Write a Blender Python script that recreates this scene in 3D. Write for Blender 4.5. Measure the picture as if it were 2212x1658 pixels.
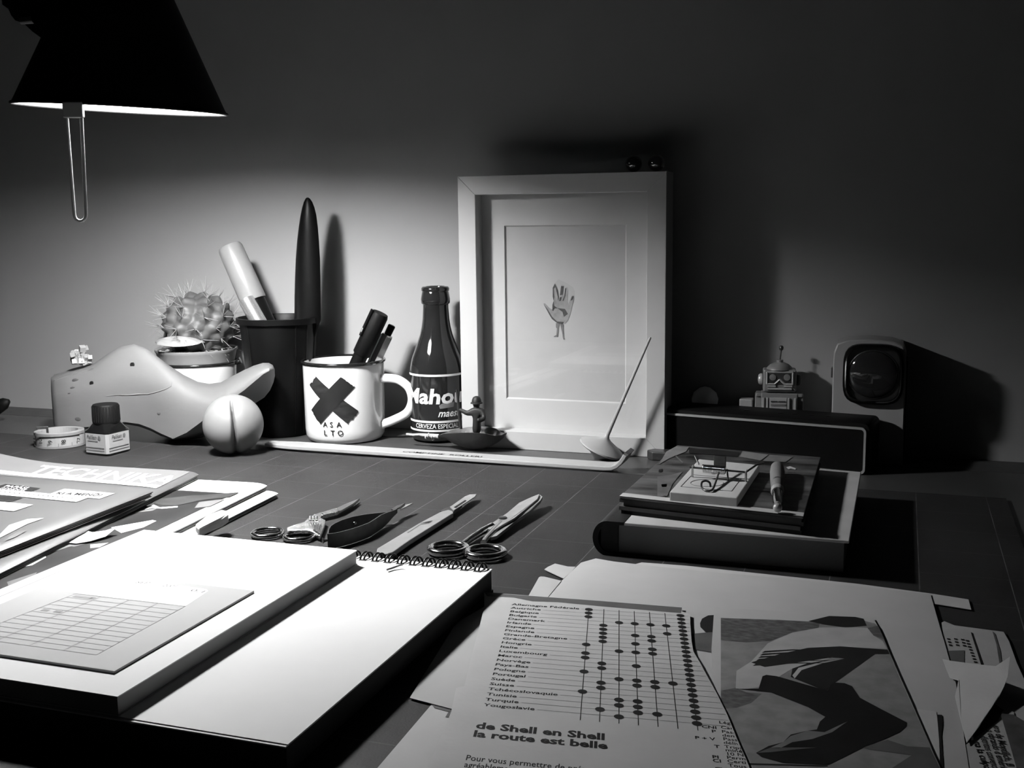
import bpy, bmesh, math, random
from mathutils import Vector, Matrix, noise

random.seed(7)
for o in list(bpy.data.objects):
    bpy.data.objects.remove(o)
S = bpy.context.scene
C = S.collection
PI = math.pi

# ------------------------------------------------------------------ camera
FPX, CX, CY = 2400.0, 1106.0, 829.0
PITCH, ROLL, YAW, CAMH = 0.1465, -0.012, -0.338, 0.212


def _cam_rows():
    cp, sp = math.cos(PITCH), math.sin(PITCH)
    r0 = Matrix(((1, 0, 0), (0, 0, -1), (0, 1, 0)))
    rx = Matrix(((1, 0, 0), (0, cp, -sp), (0, sp, cp)))
    c, s = math.cos(ROLL), math.sin(ROLL)
    rz = Matrix(((c, -s, 0), (s, c, 0), (0, 0, 1)))
    c, s = math.cos(YAW), math.sin(YAW)
    ry = Matrix(((c, -s, 0), (s, c, 0), (0, 0, 1)))
    return rz @ rx @ r0 @ ry


RC = _cam_rows()
RIGHT = Vector((math.cos(YAW), -math.sin(YAW), 0))
FWD = Vector((math.sin(YAW), math.cos(YAW), 0))
UP = Vector((0, 0, 1))

cd = bpy.data.cameras.new('camera')
cd.sensor_width = 36.0
cd.lens = 36.0 * FPX / 2212.0
cd.clip_start = 0.02
cd.clip_end = 20
cam = bpy.data.objects.new('camera', cd)
C.objects.link(cam)
m3 = Matrix((RC[0], -Vector(RC[1]), -Vector(RC[2]))).transposed()
cam.matrix_world = Matrix.Translation((0, 0, CAMH)) @ m3.to_4x4()
S.camera = cam

# ------------------------------------------------------------------ world, exposure
wd = bpy.data.worlds.new('world')
wd.use_nodes = True
wd.node_tree.nodes['Background'].inputs[0].default_value = (1, 1, 1, 1)
wd.node_tree.nodes['Background'].inputs[1].default_value = 0.0012
S.world = wd
S.view_settings.view_transform = 'Standard'
S.view_settings.look = 'None'
S.view_settings.gamma = 1.0
S.view_settings.use_curve_mapping = False
S.view_settings.exposure = 0.0
BULB_STRENGTH = 690.0


# ------------------------------------------------------------------ measuring helpers
def _ray(px, py):
    return RC.transposed() @ Vector(((px - CX) / FPX, (py - CY) / FPX, 1))


def at(px, py, z=0.0):
    """point of the horizontal plane at height z"""
    d = _ray(px, py)
    t = (z - CAMH) / d.z
    return Vector((d.x * t, d.y * t, z))


def up_at(px, py, Y):
    """point of the upright plane parallel to the wall at depth Y"""
    d = _ray(px, py)
    t = Y / d.y
    return Vector((d.x * t, Y, CAMH + d.z * t))


def to_px(p):
    c = RC @ (Vector(p) - Vector((0, 0, CAMH)))
    return CX + FPX * c.x / c.z, CY + FPX * c.y / c.z


# ------------------------------------------------------------------ materials
MATS = {}


def mat(name, v, rough=0.5, metal=0.0, var=0.0, scale=60.0, bump=0.0, bscale=None, coat=0.0,
        emit=0.0, spec=0.5, trans=0.0, stretch=None, ior=1.5):
    if name in MATS:
        return MATS[name]
    m = bpy.data.materials.new(name)
    m.use_nodes = True
    nt = m.node_tree
    b = nt.nodes['Principled BSDF']
    b.inputs['Base Color'].default_value = (v, v, v, 1)
    b.inputs['Roughness'].default_value = rough
    b.inputs['Metallic'].default_value = metal
    b.inputs['Specular IOR Level'].default_value = spec
    b.inputs['Coat Weight'].default_value = coat
    b.inputs['Coat Roughness'].default_value = 0.06
    b.inputs['Transmission Weight'].default_value = trans
    b.inputs['IOR'].default_value = ior
    if emit:
        b.inputs['Emission Color'].default_value = (1, 1, 1, 1)
        b.inputs['Emission Strength'].default_value = emit
    tc = nt.nodes.new('ShaderNodeTexCoord')
    mp = nt.nodes.new('ShaderNodeMapping')
    if stretch:
        mp.inputs['Scale'].default_value = stretch
    nt.links.new(tc.outputs['Object'], mp.inputs['Vector'])
    if var > 0:
        n = nt.nodes.new('ShaderNodeTexNoise')
        n.inputs['Scale'].default_value = scale
        n.inputs['Detail'].default_value = 5
        r = nt.nodes.new('ShaderNodeValToRGB')
        r.color_ramp.elements[0].position = 0.3
        r.color_ramp.elements[1].position = 0.7
        lo, hi = max(0, v * (1 - var)), min(1, v * (1 + var))
        r.color_ramp.elements[0].color = (lo, lo, lo, 1)
        r.color_ramp.elements[1].color = (hi, hi, hi, 1)
        nt.links.new(mp.outputs[0], n.inputs['Vector'])
        nt.links.new(n.outputs['Fac'], r.inputs[0])
        nt.links.new(r.outputs[0], b.inputs['Base Color'])
    if bump > 0:
        n2 = nt.nodes.new('ShaderNodeTexNoise')
        n2.inputs['Scale'].default_value = bscale or scale
        n2.inputs['Detail'].default_value = 4
        bp = nt.nodes.new('ShaderNodeBump')
        bp.inputs['Strength'].default_value = bump
        bp.inputs['Distance'].default_value = 0.001
        nt.links.new(mp.outputs[0], n2.inputs['Vector'])
        nt.links.new(n2.outputs['Fac'], bp.inputs['Height'])
        nt.links.new(bp.outputs[0], b.inputs['Normal'])
    MATS[name] = m
    return m


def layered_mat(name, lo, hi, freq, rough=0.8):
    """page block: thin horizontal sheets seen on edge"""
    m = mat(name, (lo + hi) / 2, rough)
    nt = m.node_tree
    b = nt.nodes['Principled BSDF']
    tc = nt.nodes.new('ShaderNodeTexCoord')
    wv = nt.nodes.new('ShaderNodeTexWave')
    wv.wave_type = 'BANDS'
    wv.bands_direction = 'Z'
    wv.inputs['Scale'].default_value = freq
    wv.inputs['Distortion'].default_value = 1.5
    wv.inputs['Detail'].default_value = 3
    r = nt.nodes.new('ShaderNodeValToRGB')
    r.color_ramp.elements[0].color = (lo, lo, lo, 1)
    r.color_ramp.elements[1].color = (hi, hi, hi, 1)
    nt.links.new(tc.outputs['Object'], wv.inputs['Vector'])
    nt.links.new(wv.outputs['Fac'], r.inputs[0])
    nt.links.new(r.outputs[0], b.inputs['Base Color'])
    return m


def mat_grid(name, v, line):
    """cutting mat: printed 5 cm grid, fine scratches"""
    m = mat(name, v, 0.6, var=0.22, scale=14, bump=0.12, bscale=900, spec=0.12)
    nt = m.node_tree
    b = nt.nodes['Principled BSDF']
    old = b.inputs['Base Color'].links[0].from_socket
    tc = nt.nodes.new('ShaderNodeTexCoord')
    sep = nt.nodes.new('ShaderNodeSeparateXYZ')
    nt.links.new(tc.outputs['Object'], sep.inputs[0])

    def lines(sock, off, width):
        a = nt.nodes.new('ShaderNodeMath'); a.operation = 'SUBTRACT'; a.inputs[1].default_value = off
        nt.links.new(sock, a.inputs[0])
        p = nt.nodes.new('ShaderNodeMath'); p.operation = 'PINGPONG'; p.inputs[1].default_value = 0.025
        nt.links.new(a.outputs[0], p.inputs[0])
        l = nt.nodes.new('ShaderNodeMath'); l.operation = 'LESS_THAN'; l.inputs[1].default_value = width
        nt.links.new(p.outputs[0], l.inputs[0])
        return l.outputs[0]
    lx = lines(sep.outputs[0], -0.209, 0.00028)
    ly = lines(sep.outputs[1], 0.881, 0.00028)
    h = nt.nodes.new('ShaderNodeMath'); h.operation = 'MULTIPLY'; h.inputs[1].default_value = 0.5
    nt.links.new(ly, h.inputs[0])
    mx = nt.nodes.new('ShaderNodeMath'); mx.operation = 'MAXIMUM'
    nt.links.new(lx, mx.inputs[0]); nt.links.new(h.outputs[0], mx.inputs[1])
    # the print is worn: broken up by noise
    nz = nt.nodes.new('ShaderNodeTexNoise'); nz.inputs['Scale'].default_value = 40
    nt.links.new(tc.outputs['Object'], nz.inputs['Vector'])
    mr = nt.nodes.new('ShaderNodeMapRange')
    mr.inputs[1].default_value = 0.3; mr.inputs[2].default_value = 0.65
    mr.inputs[3].default_value = 0.25; mr.inputs[4].default_value = 1.0
    nt.links.new(nz.outputs['Fac'], mr.inputs[0])
    mu = nt.nodes.new('ShaderNodeMath'); mu.operation = 'MULTIPLY'
    nt.links.new(mx.outputs[0], mu.inputs[0]); nt.links.new(mr.outputs[0], mu.inputs[1])
    mix = nt.nodes.new('ShaderNodeMix'); mix.data_type = 'RGBA'
    nt.links.new(mu.outputs[0], mix.inputs[0])
    nt.links.new(old, mix.inputs[6])
    mix.inputs[7].default_value = (line, line, line, 1)
    nt.links.new(mix.outputs[2], b.inputs['Base Color'])
    return m


WALL = mat('wall_paint', 0.33, 0.9, var=0.03, scale=9, bump=0.08, bscale=350)
MATG = mat_grid('cutting_mat_print', 0.0215, 0.115)
DESK = mat('desk_laminate', 0.05, 0.4, var=0.12, scale=20)
DARKSTRIP = mat('dark_strip', 0.05, 0.6, var=0.2)
FLOOR = mat('floor_boards', 0.08, 0.6, var=0.3, scale=6, stretch=(1, 8, 1))
BLACKP = mat('black_paint', 0.004, 0.5, var=0.2, scale=40, spec=0.12)
BLACKG = mat('black_gloss', 0.0025, 0.42, var=0.1, scale=30, spec=0.1)
BLACKM = mat('black_matte', 0.003, 0.6, var=0.2, scale=60, spec=0.12)
WHITEIN = mat('shade_white', 0.6, 0.5, var=0.02)
BULB = mat('bulb_glow', 0.9, 0.4, emit=BULB_STRENGTH)
CHROME = mat('chrome', 0.75, 0.12, 1.0, var=0.05, scale=90)
SATIN = mat('satin_steel', 0.34, 0.32, 0.45, var=0.1, scale=120)
STEEL = mat('brushed_steel', 0.5, 0.3, 1.0, var=0.12, scale=200, stretch=(1, 0.1, 1))
DSTEEL = mat('dark_steel', 0.09, 0.35, 0.7, var=0.25, scale=120)
WIRE = mat('wire_black', 0.03, 0.3, 0.5, var=0.1)
ENAMEL = mat('white_enamel', 0.72, 0.14, var=0.015, scale=20, coat=0.4)
ENRIM = mat('dark_enamel', 0.01, 0.12, var=0.1, coat=0.5)
PAPER = mat('paper_white', 0.76, 0.85, var=0.02, scale=30, bump=0.05, bscale=500)
PAPER2 = mat('paper_soft', 0.42, 0.85, var=0.05, scale=25, bump=0.08, bscale=300)
PAPERG = mat('paper_grey', 0.46, 0.85, var=0.06, scale=30, bump=0.1, bscale=300)
PAPERD = mat('paper_dim', 0.15, 0.85, var=0.12, scale=30, bump=0.1, bscale=300)
NEWS = mat('newsprint', 0.38, 0.9, var=0.1, scale=40, bump=0.15, bscale=200)
INK = mat('printing_ink', 0.012, 0.7, var=0.15, spec=0.1)
INKG = mat('printing_ink_grey', 0.09, 0.7, var=0.2, spec=0.15)
INKM = mat('printing_ink_mid', 0.13, 0.7, var=0.25, scale=80)
INKP = mat('pale_line_ink', 0.24, 0.8, var=0.1)
PAGES = layered_mat('page_edges', 0.16, 0.42, 900)
PAGESD = layered_mat('page_edges_dark', 0.09, 0.16, 700)  # darker page edges for the thick book
PAGESB = layered_mat('page_edges_shaded', 0.015, 0.05, 700)  # shade of the sides turned from the lamp is put into the colour
FRAMEW = mat('frame_white', 0.46, 0.4, var=0.02, scale=30)
MOUNT = mat('mount_board', 0.5, 0.85, var=0.015)
PRINTP = mat('print_paper', 0.43, 0.8, var=0.02)


def clear_glass(name, rough=0.02):
    m = bpy.data.materials.new(name)
    m.use_nodes = True
    nt = m.node_tree
    nt.nodes.remove(nt.nodes['Principled BSDF'])
    tr = nt.nodes.new('ShaderNodeBsdfTransparent')
    gl = nt.nodes.new('ShaderNodeBsdfGlossy')
    gl.inputs['Roughness'].default_value = rough
    lw = nt.nodes.new('ShaderNodeLayerWeight')
    lw.inputs['Blend'].default_value = 0.5
    p5 = nt.nodes.new('ShaderNodeMath')
    p5.operation = 'POWER'
    p5.inputs[1].default_value = 4.0
    nt.links.new(lw.outputs['Facing'], p5.inputs[0])
    fr_ = nt.nodes.new('ShaderNodeMath')
    fr_.operation = 'MULTIPLY_ADD'
    fr_.inputs[1].default_value = 0.8
    fr_.inputs[2].default_value = 0.04
    nt.links.new(p5.outputs[0], fr_.inputs[0])
    mx = nt.nodes.new('ShaderNodeMixShader')
    nt.links.new(fr_.outputs[0], mx.inputs[0])
    nt.links.new(tr.outputs[0], mx.inputs[1])
    nt.links.new(gl.outputs[0], mx.inputs[2])
    nt.links.new(mx.outputs[0], nt.nodes['Material Output'].inputs[0])
    MATS[name] = m
    return m


GLASS = clear_glass('picture_glass')
WOOD = mat('pale_wood', 0.135, 0.55, var=0.16, scale=18, bump=0.15, bscale=120, stretch=(0.35, 1, 1))
WOODL = mat('light_wood', 0.33, 0.5, var=0.07, scale=30, bump=0.08, bscale=160, stretch=(0.15, 1, 1))
WOODD = mat('wood_stain', 0.16, 0.6, var=0.35, scale=60)
BEERGLASS = mat('brown_glass', 0.012, 0.06, var=0.1, coat=0.3, spec=0.35, trans=0.0)
LABELW = mat('bottle_print', 0.62, 0.5, var=0.06, scale=60)
CACTUS = mat('cactus_skin', 0.075, 0.55, var=0.28, scale=45, bump=0.1, bscale=300)
SPINE = mat('cactus_spine', 0.26, 0.5, var=0.1)
SOIL = mat('gravel_soil', 0.3, 0.9, var=0.6, scale=300, bump=0.5, bscale=300)
CLAY = mat('plastic_pot', 0.22, 0.5, var=0.08, scale=30)
SHELL = mat('shell_nacre', 0.26, 0.25, var=0.2, scale=50, stretch=(1, 4, 1))
MINERAL = mat('mineral', 0.26, 0.5, var=0.25, scale=120, bump=0.4, bscale=200)
BALLM = mat('ball_white', 0.225, 0.45, var=0.02, scale=30)
PLASTW = mat('pale_plastic', 0.22, 0.3, var=0.03)
PLASTG = mat('grey_plastic', 0.4, 0.35, var=0.05)
SILVER = mat('silver_barrel', 0.62, 0.25, 0.8, var=0.05)
TAPEM = mat('tape_cloth', 0.3, 0.6, var=0.04)
TAPEB = mat('tape_border', 0.2, 0.6, var=0.05)
POD = mat('dry_pod', 0.022, 0.5, var=0.55, scale=55, bump=0.4, bscale=150)
TWINE = mat('twine', 0.42, 0.8, var=0.25, scale=300, bump=0.5, bscale=500)
TOY = mat('toy_plastic_dark', 0.016, 0.5, var=0.15, spec=0.2)
COVERD = mat('cover_dark', 0.018, 0.5, var=0.7, scale=18, spec=0.12)
COVERM = mat('cover_grey', 0.085, 0.45, var=0.25, scale=8)
COVERP = mat('cover_painted', 0.06, 0.5, var=0.95, scale=42, stretch=(0.6, 1.6, 1), spec=0.2)
BOOKD = mat('book_cloth_dark', 0.012, 0.6, var=0.3, scale=50, bump=0.2, bscale=600, spec=0.15)
BOOKB = mat('book_border', 0.42, 0.75, var=0.08, scale=40)
TRIM = mat('speaker_trim', 0.28, 0.4, var=0.08)
TIN = mat('tin_grey', 0.24, 0.4, 0.2, var=0.15, scale=60)
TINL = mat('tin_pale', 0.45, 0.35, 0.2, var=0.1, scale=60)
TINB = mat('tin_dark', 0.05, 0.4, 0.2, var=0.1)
TORCH = mat('torch_body', 0.34, 0.35, var=0.05, scale=30)
LENS = mat('torch_lens', 0.02, 0.05, 0.0, var=0.1, coat=1.0)
REFL = mat('reflector', 0.35, 0.12, 1.0, var=0.1)
INKGLASS = mat('ink_glass', 0.006, 0.05, var=0.1, coat=0.8)
LABELP = mat('label_paper', 0.32, 0.7, var=0.05)
CARDM = mat('index_card', 0.39, 0.8, var=0.04, scale=20)
PALEBAND = mat('pale_band', 0.125, 0.7, var=0.04)
TRAPW = mat('trap_wood', 0.5, 0.7, var=0.12, scale=40, bump=0.3, bscale=150, stretch=(1, 0.3, 1))
MARBLE = mat('marble_glass', 0.015, 0.05, var=0.3, coat=1.0)
RUBBER = mat('handle_grey', 0.2, 0.45, var=0.06)


# ------------------------------------------------------------------ mesh helpers
def mesh(name, vf, m, bevel=0.0, smooth=False, seg=2):
    v, f = vf
    me = bpy.data.meshes.new(name)
    me.from_pydata([tuple(p) for p in v], [], [tuple(x) for x in f])
    bm = bmesh.new()
    bm.from_mesh(me)
    bmesh.ops.recalc_face_normals(bm, faces=bm.faces)
    if bevel > 0:
        es = [e for e in bm.edges if len(e.link_faces) == 2 and e.calc_face_angle(0) > 0.5]
        bmesh.ops.bevel(bm, geom=es, offset=bevel, segments=seg, profile=0.5, affect='EDGES')
    bm.to_mesh(me)
    bm.free()
    if smooth:
        me.polygons.foreach_set('use_smooth', [True] * len(me.polygons))
        try:
            me.set_sharp_from_angle(angle=math.radians(smooth if smooth > 1 else 40))
        except Exception:
            pass
    me.materials.append(m)
    me.update()
    return me


def thing(name, label, cat, loc=(0, 0, 0), group=None):
    o = bpy.data.objects.new(name, None)
    o.empty_display_size = 0.02
    C.objects.link(o)
    o.location = loc
    o['label'] = label
    o['category'] = cat
    if group:
        o['group'] = group
    return o


def part(name, vf, m, parent, bevel=0.0, smooth=False, seg=2, label=None):
    """vertices in room coordinates; parent is a thing or another part"""
    o = bpy.data.objects.new(name, mesh(name, vf, m, bevel, smooth, seg))
    C.objects.link(o)
    o.parent = parent
    if parent.type == 'EMPTY':
        o.matrix_parent_inverse = Matrix.Translation(-Vector(parent.location))
    else:
        o.matrix_parent_inverse = Matrix.Translation(-Vector(parent.get('_org', (0, 0, 0))))
    if label:
        o['label'] = label
    return o


def solo(name, vf, m, label, cat, bevel=0.0, smooth=False, seg=2, group=None, kind=None):
    """a thing that is one mesh, its origin at its base"""
    vs = [Vector(p) for p in vf[0]]
    lo = Vector((min(p.x for p in vs), min(p.y for p in vs), min(p.z for p in vs)))
    hi = Vector((max(p.x for p in vs), max(p.y for p in vs), max(p.z for p in vs)))
    org = Vector(((lo.x + hi.x) / 2, (lo.y + hi.y) / 2, lo.z))
    me = mesh(name, ([p - org for p in vs], vf[1]), m, bevel, smooth, seg)
    o = bpy.data.objects.new(name, me)
    C.objects.link(o)
    o.location = org
    o['_org'] = tuple(org)
    if label:
        o['label'] = label
        o['category'] = cat
    if group:
        o['group'] = group
    if kind:
        o['kind'] = kind
    return o


def join(*vfs):
    V, F = [], []
    for v, f in vfs:
        n = len(V)
        V += list(v)
        F += [tuple(i + n for i in x) for x in f]
    return V, F


def xf(vf, M):
    return [M @ Vector(p) for p in vf[0]], vf[1]


def box(x0, x1, y0, y1, z0, z1):
    v = [(x0, y0, z0), (x1, y0, z0), (x1, y1, z0), (x0, y1, z0), (x0, y0, z1), (x1, y0, z1), (x1, y1, z1), (x0, y1, z1)]
    return v, [(0, 3, 2, 1), (4, 5, 6, 7), (0, 1, 5, 4), (1, 2, 6, 5), (2, 3, 7, 6), (3, 0, 4, 7)]


def prism(top, t):
    """polygon (3D points) with thickness t downwards"""
    n = len(top)
    v = [Vector(p) for p in top] + [Vector(p) - Vector((0, 0, t)) for p in top]
    f = [tuple(range(n)), tuple(range(2 * n - 1, n - 1, -1))]
    f += [(i, i + n, (i + 1) % n + n, (i + 1) % n) for i in range(n)]
    return v, f


def loft(rings, cap=True, closed=False):
    V = [Vector(p) for r in rings for p in r]
    n = len(rings[0])
    F = []
    k = len(rings)
    for i in range(k if closed else k - 1):
        a, b = i * n, ((i + 1) % k) * n
        for j in range(n):
            F.append((a + j, a + (j + 1) % n, b + (j + 1) % n, b + j))
    if cap and not closed:
        F.append(tuple(range(n - 1, -1, -1)))
        F.append(tuple(range((k - 1) * n, k * n)))
    return V, F


def lathe(prof, n=40, M=None, cap=True):
    rings = [[(max(r, 1e-5) * math.cos(2 * PI * j / n), max(r, 1e-5) * math.sin(2 * PI * j / n), z) for j in range(n)] for r, z in prof]
    vf = loft(rings, cap)
    return xf(vf, M) if M is not None else vf


def T(x, y, z):
    return Matrix.Translation((x, y, z))


def basis(org, ex, ey, ez):
    m = Matrix((ex, ey, ez)).transposed().to_4x4()
    m.translation = Vector(org)
    return m


def axis_m(a, b):
    """matrix with local z from a to b"""
    z = (Vector(b) - Vector(a)).normalized()
    x = z.cross(Vector((0, 0, 1)) if abs(z.z) < 0.95 else Vector((0, 1, 0))).normalized()
    return basis(a, x, z.cross(x), z)


def tube(path, r, n=8, cyclic=False, cap=True, flat=1.0):
    P = [Vector(p) for p in path]
    k = len(P)
    rs = r if isinstance(r, (list, tuple)) else [r] * k
    rings = []
    nrm = None
    for i in range(k):
        a = P[i - 1] if (i > 0 or cyclic) else P[i]
        b = P[(i + 1) % k] if (i < k - 1 or cyclic) else P[i]
        t = (b - a).normalized()
        if nrm is None:
            nrm = t.cross(Vector((0, 0, 1)) if abs(t.z) < 0.9 else Vector((1, 0, 0))).normalized()
        nrm = (nrm - t * nrm.dot(t)).normalized()
        bn = t.cross(nrm)
        rings.append([P[i] + nrm * rs[i] * math.cos(2 * PI * j / n) + bn * rs[i] * flat * math.sin(2 * PI * j / n) for j in range(n)])
    return loft(rings, cap, cyclic)


def curve_through(P, k):
    """smooth polyline through points"""
    out = []
    for i in range(len(P) - 1):
        p0, p1, p2, p3 = P[max(i - 1, 0)], P[i], P[i + 1], P[min(i + 2, len(P) - 1)]
        for j in range(k):
            t = j / k
            out.append(0.5 * ((2 * p1) + (p2 - p0) * t + (2 * p0 - 5 * p1 + 4 * p2 - p3) * t * t + (3 * p1 - p0 - 3 * p2 + p3) * t ** 3))
    return out + [P[-1]]


def ball(c, r, n=20, k=12, sx=1, sy=1, sz=1):
    prof = [(r * math.sin(PI * i / k), -r * math.cos(PI * i / k)) for i in range(k + 1)]
    v, f = lathe(prof, n)
    return [Vector((c[0] + p.x * sx if isinstance(p, Vector) else c[0] + p[0] * sx,
                    c[1] + (p.y if isinstance(p, Vector) else p[1]) * sy,
                    c[2] + (p.z if isinstance(p, Vector) else p[2]) * sz)) for p in v], f


def arc(c, r, a0, a1, n, ex, ey):
    return [Vector(c) + Vector(ex) * r * math.cos(a0 + (a1 - a0) * i / n) + Vector(ey) * r * math.sin(a0 + (a1 - a0) * i / n) for i in range(n + 1)]


def torus(c, R, r, ex, ey, n=28, m=8, sx=1.0, flat=1.0):
    c, ex, ey = Vector(c), Vector(ex), Vector(ey)
    return tube([c + ex * R * sx * math.cos(2 * PI * i / n) + ey * R * math.sin(2 * PI * i / n) for i in range(n)], r, m, True, flat=flat)


def sheet(px, z, t=0.0003):
    zs = z if isinstance(z, (list, tuple)) else [z] * len(px)
    return prism([at(p[0], p[1], zz) for p, zz in zip(px, zs)], t)


def ribbon(lo, hi, th):
    """standing band between two matched polylines, given a thickness"""
    n = len(lo)
    rings = []
    for i in range(n):
        a, b = Vector(lo[i]), Vector(hi[i])
        t = Vector(lo[min(i + 1, n - 1)]) - Vector(lo[max(i - 1, 0)])
        nn = t.cross(b - a).normalized() * th / 2
        rings.append([a - nn, a + nn, b + nn, b - nn])
    return loft(rings)


# ------------------------------------------------------------------ lettering
def letters(s, size=1.0, bold=0.0, shear=0.0, sx=1.0, align='LEFT', line=1.0, track=1.0, width=None):
    cu = bpy.data.curves.new('lettering', 'FONT')
    cu.body = s
    cu.size = 1.0
    cu.offset = bold
    cu.shear = shear
    cu.align_x = align
    cu.space_line = line
    cu.space_character = track
    cu.resolution_u = 2
    ob = bpy.data.objects.new('lettering', cu)
    C.objects.link(ob)
    bpy.context.view_layer.update()
    me = bpy.data.meshes.new_from_object(ob.evaluated_get(bpy.context.evaluated_depsgraph_get()))
    V = [(v.co.x, v.co.y) for v in me.vertices]
    F = [tuple(p.vertices) for p in me.polygons]
    bpy.data.objects.remove(ob)
    bpy.data.curves.remove(cu)
    bpy.data.meshes.remove(me)
    if not V:
        return [(0, 0)], []
    kx = size * sx
    if width:
        x0, x1 = min(p[0] for p in V), max(p[0] for p in V)
        kx = width / max(1e-6, x1 - x0)
        V = [(p[0] - x0, p[1]) for p in V]
    return [(p[0] * kx, p[1] * size) for p in V], F


def flat(vf, org, ex, ey):
    org, ex, ey = Vector(org), Vector(ex), Vector(ey)
    return [org + ex * p[0] + ey * p[1] for p in vf[0]], vf[1]


def slice_flat(vf, sx, sy):
    """cut flat shapes into small cells so they can follow a curved surface"""
    bm = bmesh.new()
    vs = [bm.verts.new((p[0], p[1], 0)) for p in vf[0]]
    for f in vf[1]:
        try:
            bm.faces.new([vs[i] for i in f])
        except ValueError:
            pass
    for ax, st_ in ((0, sx), (1, sy)):
        lo_, hi_ = min(p[ax] for p in vf[0]), max(p[ax] for p in vf[0])
        x = lo_ + st_
        while x < hi_:
            co, no = [0, 0, 0], [0, 0, 0]
            co[ax], no[ax] = x, 1
            bmesh.ops.bisect_plane(bm, geom=bm.verts[:] + bm.edges[:] + bm.faces[:], plane_co=co, plane_no=no, dist=1e-7)
            x += st_
    bm.verts.index_update()
    out = [(v.co.x, v.co.y) for v in bm.verts], [tuple(v.index for v in f.verts) for f in bm.faces]
    bm.free()
    return out


def wrap(vf, ctr, ang, z0, rad, eps=0.0003, step=0.0012):
    """bend flat shapes round an upright cylinder"""
    bm = bmesh.new()
    vs = [bm.verts.new((p[0], p[1], 0)) for p in vf[0]]
    for f in vf[1]:
        try:
            bm.faces.new([vs[i] for i in f])
        except ValueError:
            pass
    xs = [p[0] for p in vf[0]]
    x = min(xs) + step
    while x < max(xs):
        g = bm.verts[:] + bm.edges[:] + bm.faces[:]
        bmesh.ops.bisect_plane(bm, geom=g, plane_co=(x, 0, 0), plane_no=(1, 0, 0), dist=1e-6)
        x += step
    bm.verts.index_update()
    V, F = [], []
    for v in bm.verts:
        z = z0 + v.co.y
        r = (rad(z) if callable(rad) else rad)
        a = ang + v.co.x / r
        V.append(Vector((ctr[0] + (r + eps) * math.cos(a), ctr[1] + (r + eps) * math.sin(a), z)))
    F = [tuple(v.index for v in f.verts) for f in bm.faces]
    bm.free()
    return V, F


# ================================================================== THE SETTING
o = solo('wall_back', box(-2.6, 1.6, 1.041, 1.11, -0.75, 1.7), WALL, None, None, kind='structure')
o = solo('floor', box(-2.6, 1.6, -1.2, 1.041, -0.80, -0.75), FLOOR, None, None, kind='structure')

DZ = -0.002    # desk surface; the cutting mat on it ends at z = 0
d = thing('desk', 'wide grey desk top carrying everything, pushed against the wall', 'desk', (-0.45, 0.6, -0.75))
part('tabletop', box(-1.75, 0.75, 0.10, 0.995, DZ - 0.028, DZ), DESK, d, bevel=0.002)
part('rear_strip', box(-1.75, 0.75, 0.9951, 1.040, DZ - 0.02, DZ), DARKSTRIP, d)
for x in (-1.68, 0.68):
    for y in (0.17, 0.93):
        part('leg', box(x - 0.03, x + 0.03, y - 0.03, y + 0.03, -0.75, DZ - 0.028), BLACKP, d, bevel=0.003)

solo('cutting_mat', prism([(-0.93, 0.22, 0), (0.08, 0.22, 0), (0.08, 0.893, 0), (-0.93, 0.893, 0)], 0.0019), MATG,
     'dark grey cutting mat printed with a pale 5 cm grid', 'cutting mat')

# ================================================================== LAMP
rim_c = Vector((-0.549, 0.700, 0.2965))
t1, t2 = math.radians(3.3), math.radians(2.6)
lr = RIGHT * math.cos(t1) - UP * math.sin(t1)
lf = (FWD * math.cos(t2) + UP * math.sin(t2))
lf = (lf - lr * lf.dot(lr)).normalized()
lu = lr.cross(lf).normalized()
LM = basis(rim_c, lr, lf, lu)
lamp = thing('desk_lamp', 'black cone desk lamp hanging over the desk, lit, with wire handle', 'lamp', (-1.12, 0.93, DZ))
prof = [(0.0757, 0), (0.0748, 0.0012), (0.0738, 0.003)] + [(0.0738 - 0.465 * (h_ - 0.003), h_) for h_ in (0.012, 0.024, 0.036, 0.048, 0.060, 0.072, 0.084, 0.096)] + [(0.0275, 0.104), (0.0255, 0.110), (0.024, 0.114)]
outer = [(r, z) for r, z in prof]
shell_p = outer + [(0.0, 0.116)]
sh = part('lamp_shade', lathe(shell_p, 72, LM, cap=False), BLACKP, lamp, smooth=50)
inner = [(r - 0.0012, max(z, 0.0003) + 0.0004) for r, z in prof] + [(0.0, 0.1135)]
part('shade_lining', lathe([(0.0754, 0.0)] + inner, 72, LM, cap=False), WHITEIN, sh, smooth=50, label='white inside of the lamp shade')
part('rim_bead', torus(rim_c, 0.0754, 0.0011, lr, lf, 72, 6), BLACKP, sh, smooth=80)
part('socket', lathe([(0.021, 0.112), (0.022, 0.118), (0.022, 0.165), (0.018, 0.172), (0, 0.172)], 32, LM), BLACKP, lamp, smooth=40)
part('bulb', lathe([(0, -0.0), (0.012, 0.003), (0.02, 0.010), (0.024, 0.020), (0.0245, 0.028), (0.021, 0.042), (0.0145, 0.060), (0.0135, 0.075), (0, 0.075)], 32,
                   LM @ T(-0.005, 0, 0.009)), BULB, lamp, smooth=60, label='glowing white light bulb')
part('bulb_base', lathe([(0.0137, 0.074), (0.0137, 0.105), (0, 0.105)], 24, LM @ T(-0.005, 0, 0)), STEEL, lamp)
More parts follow.
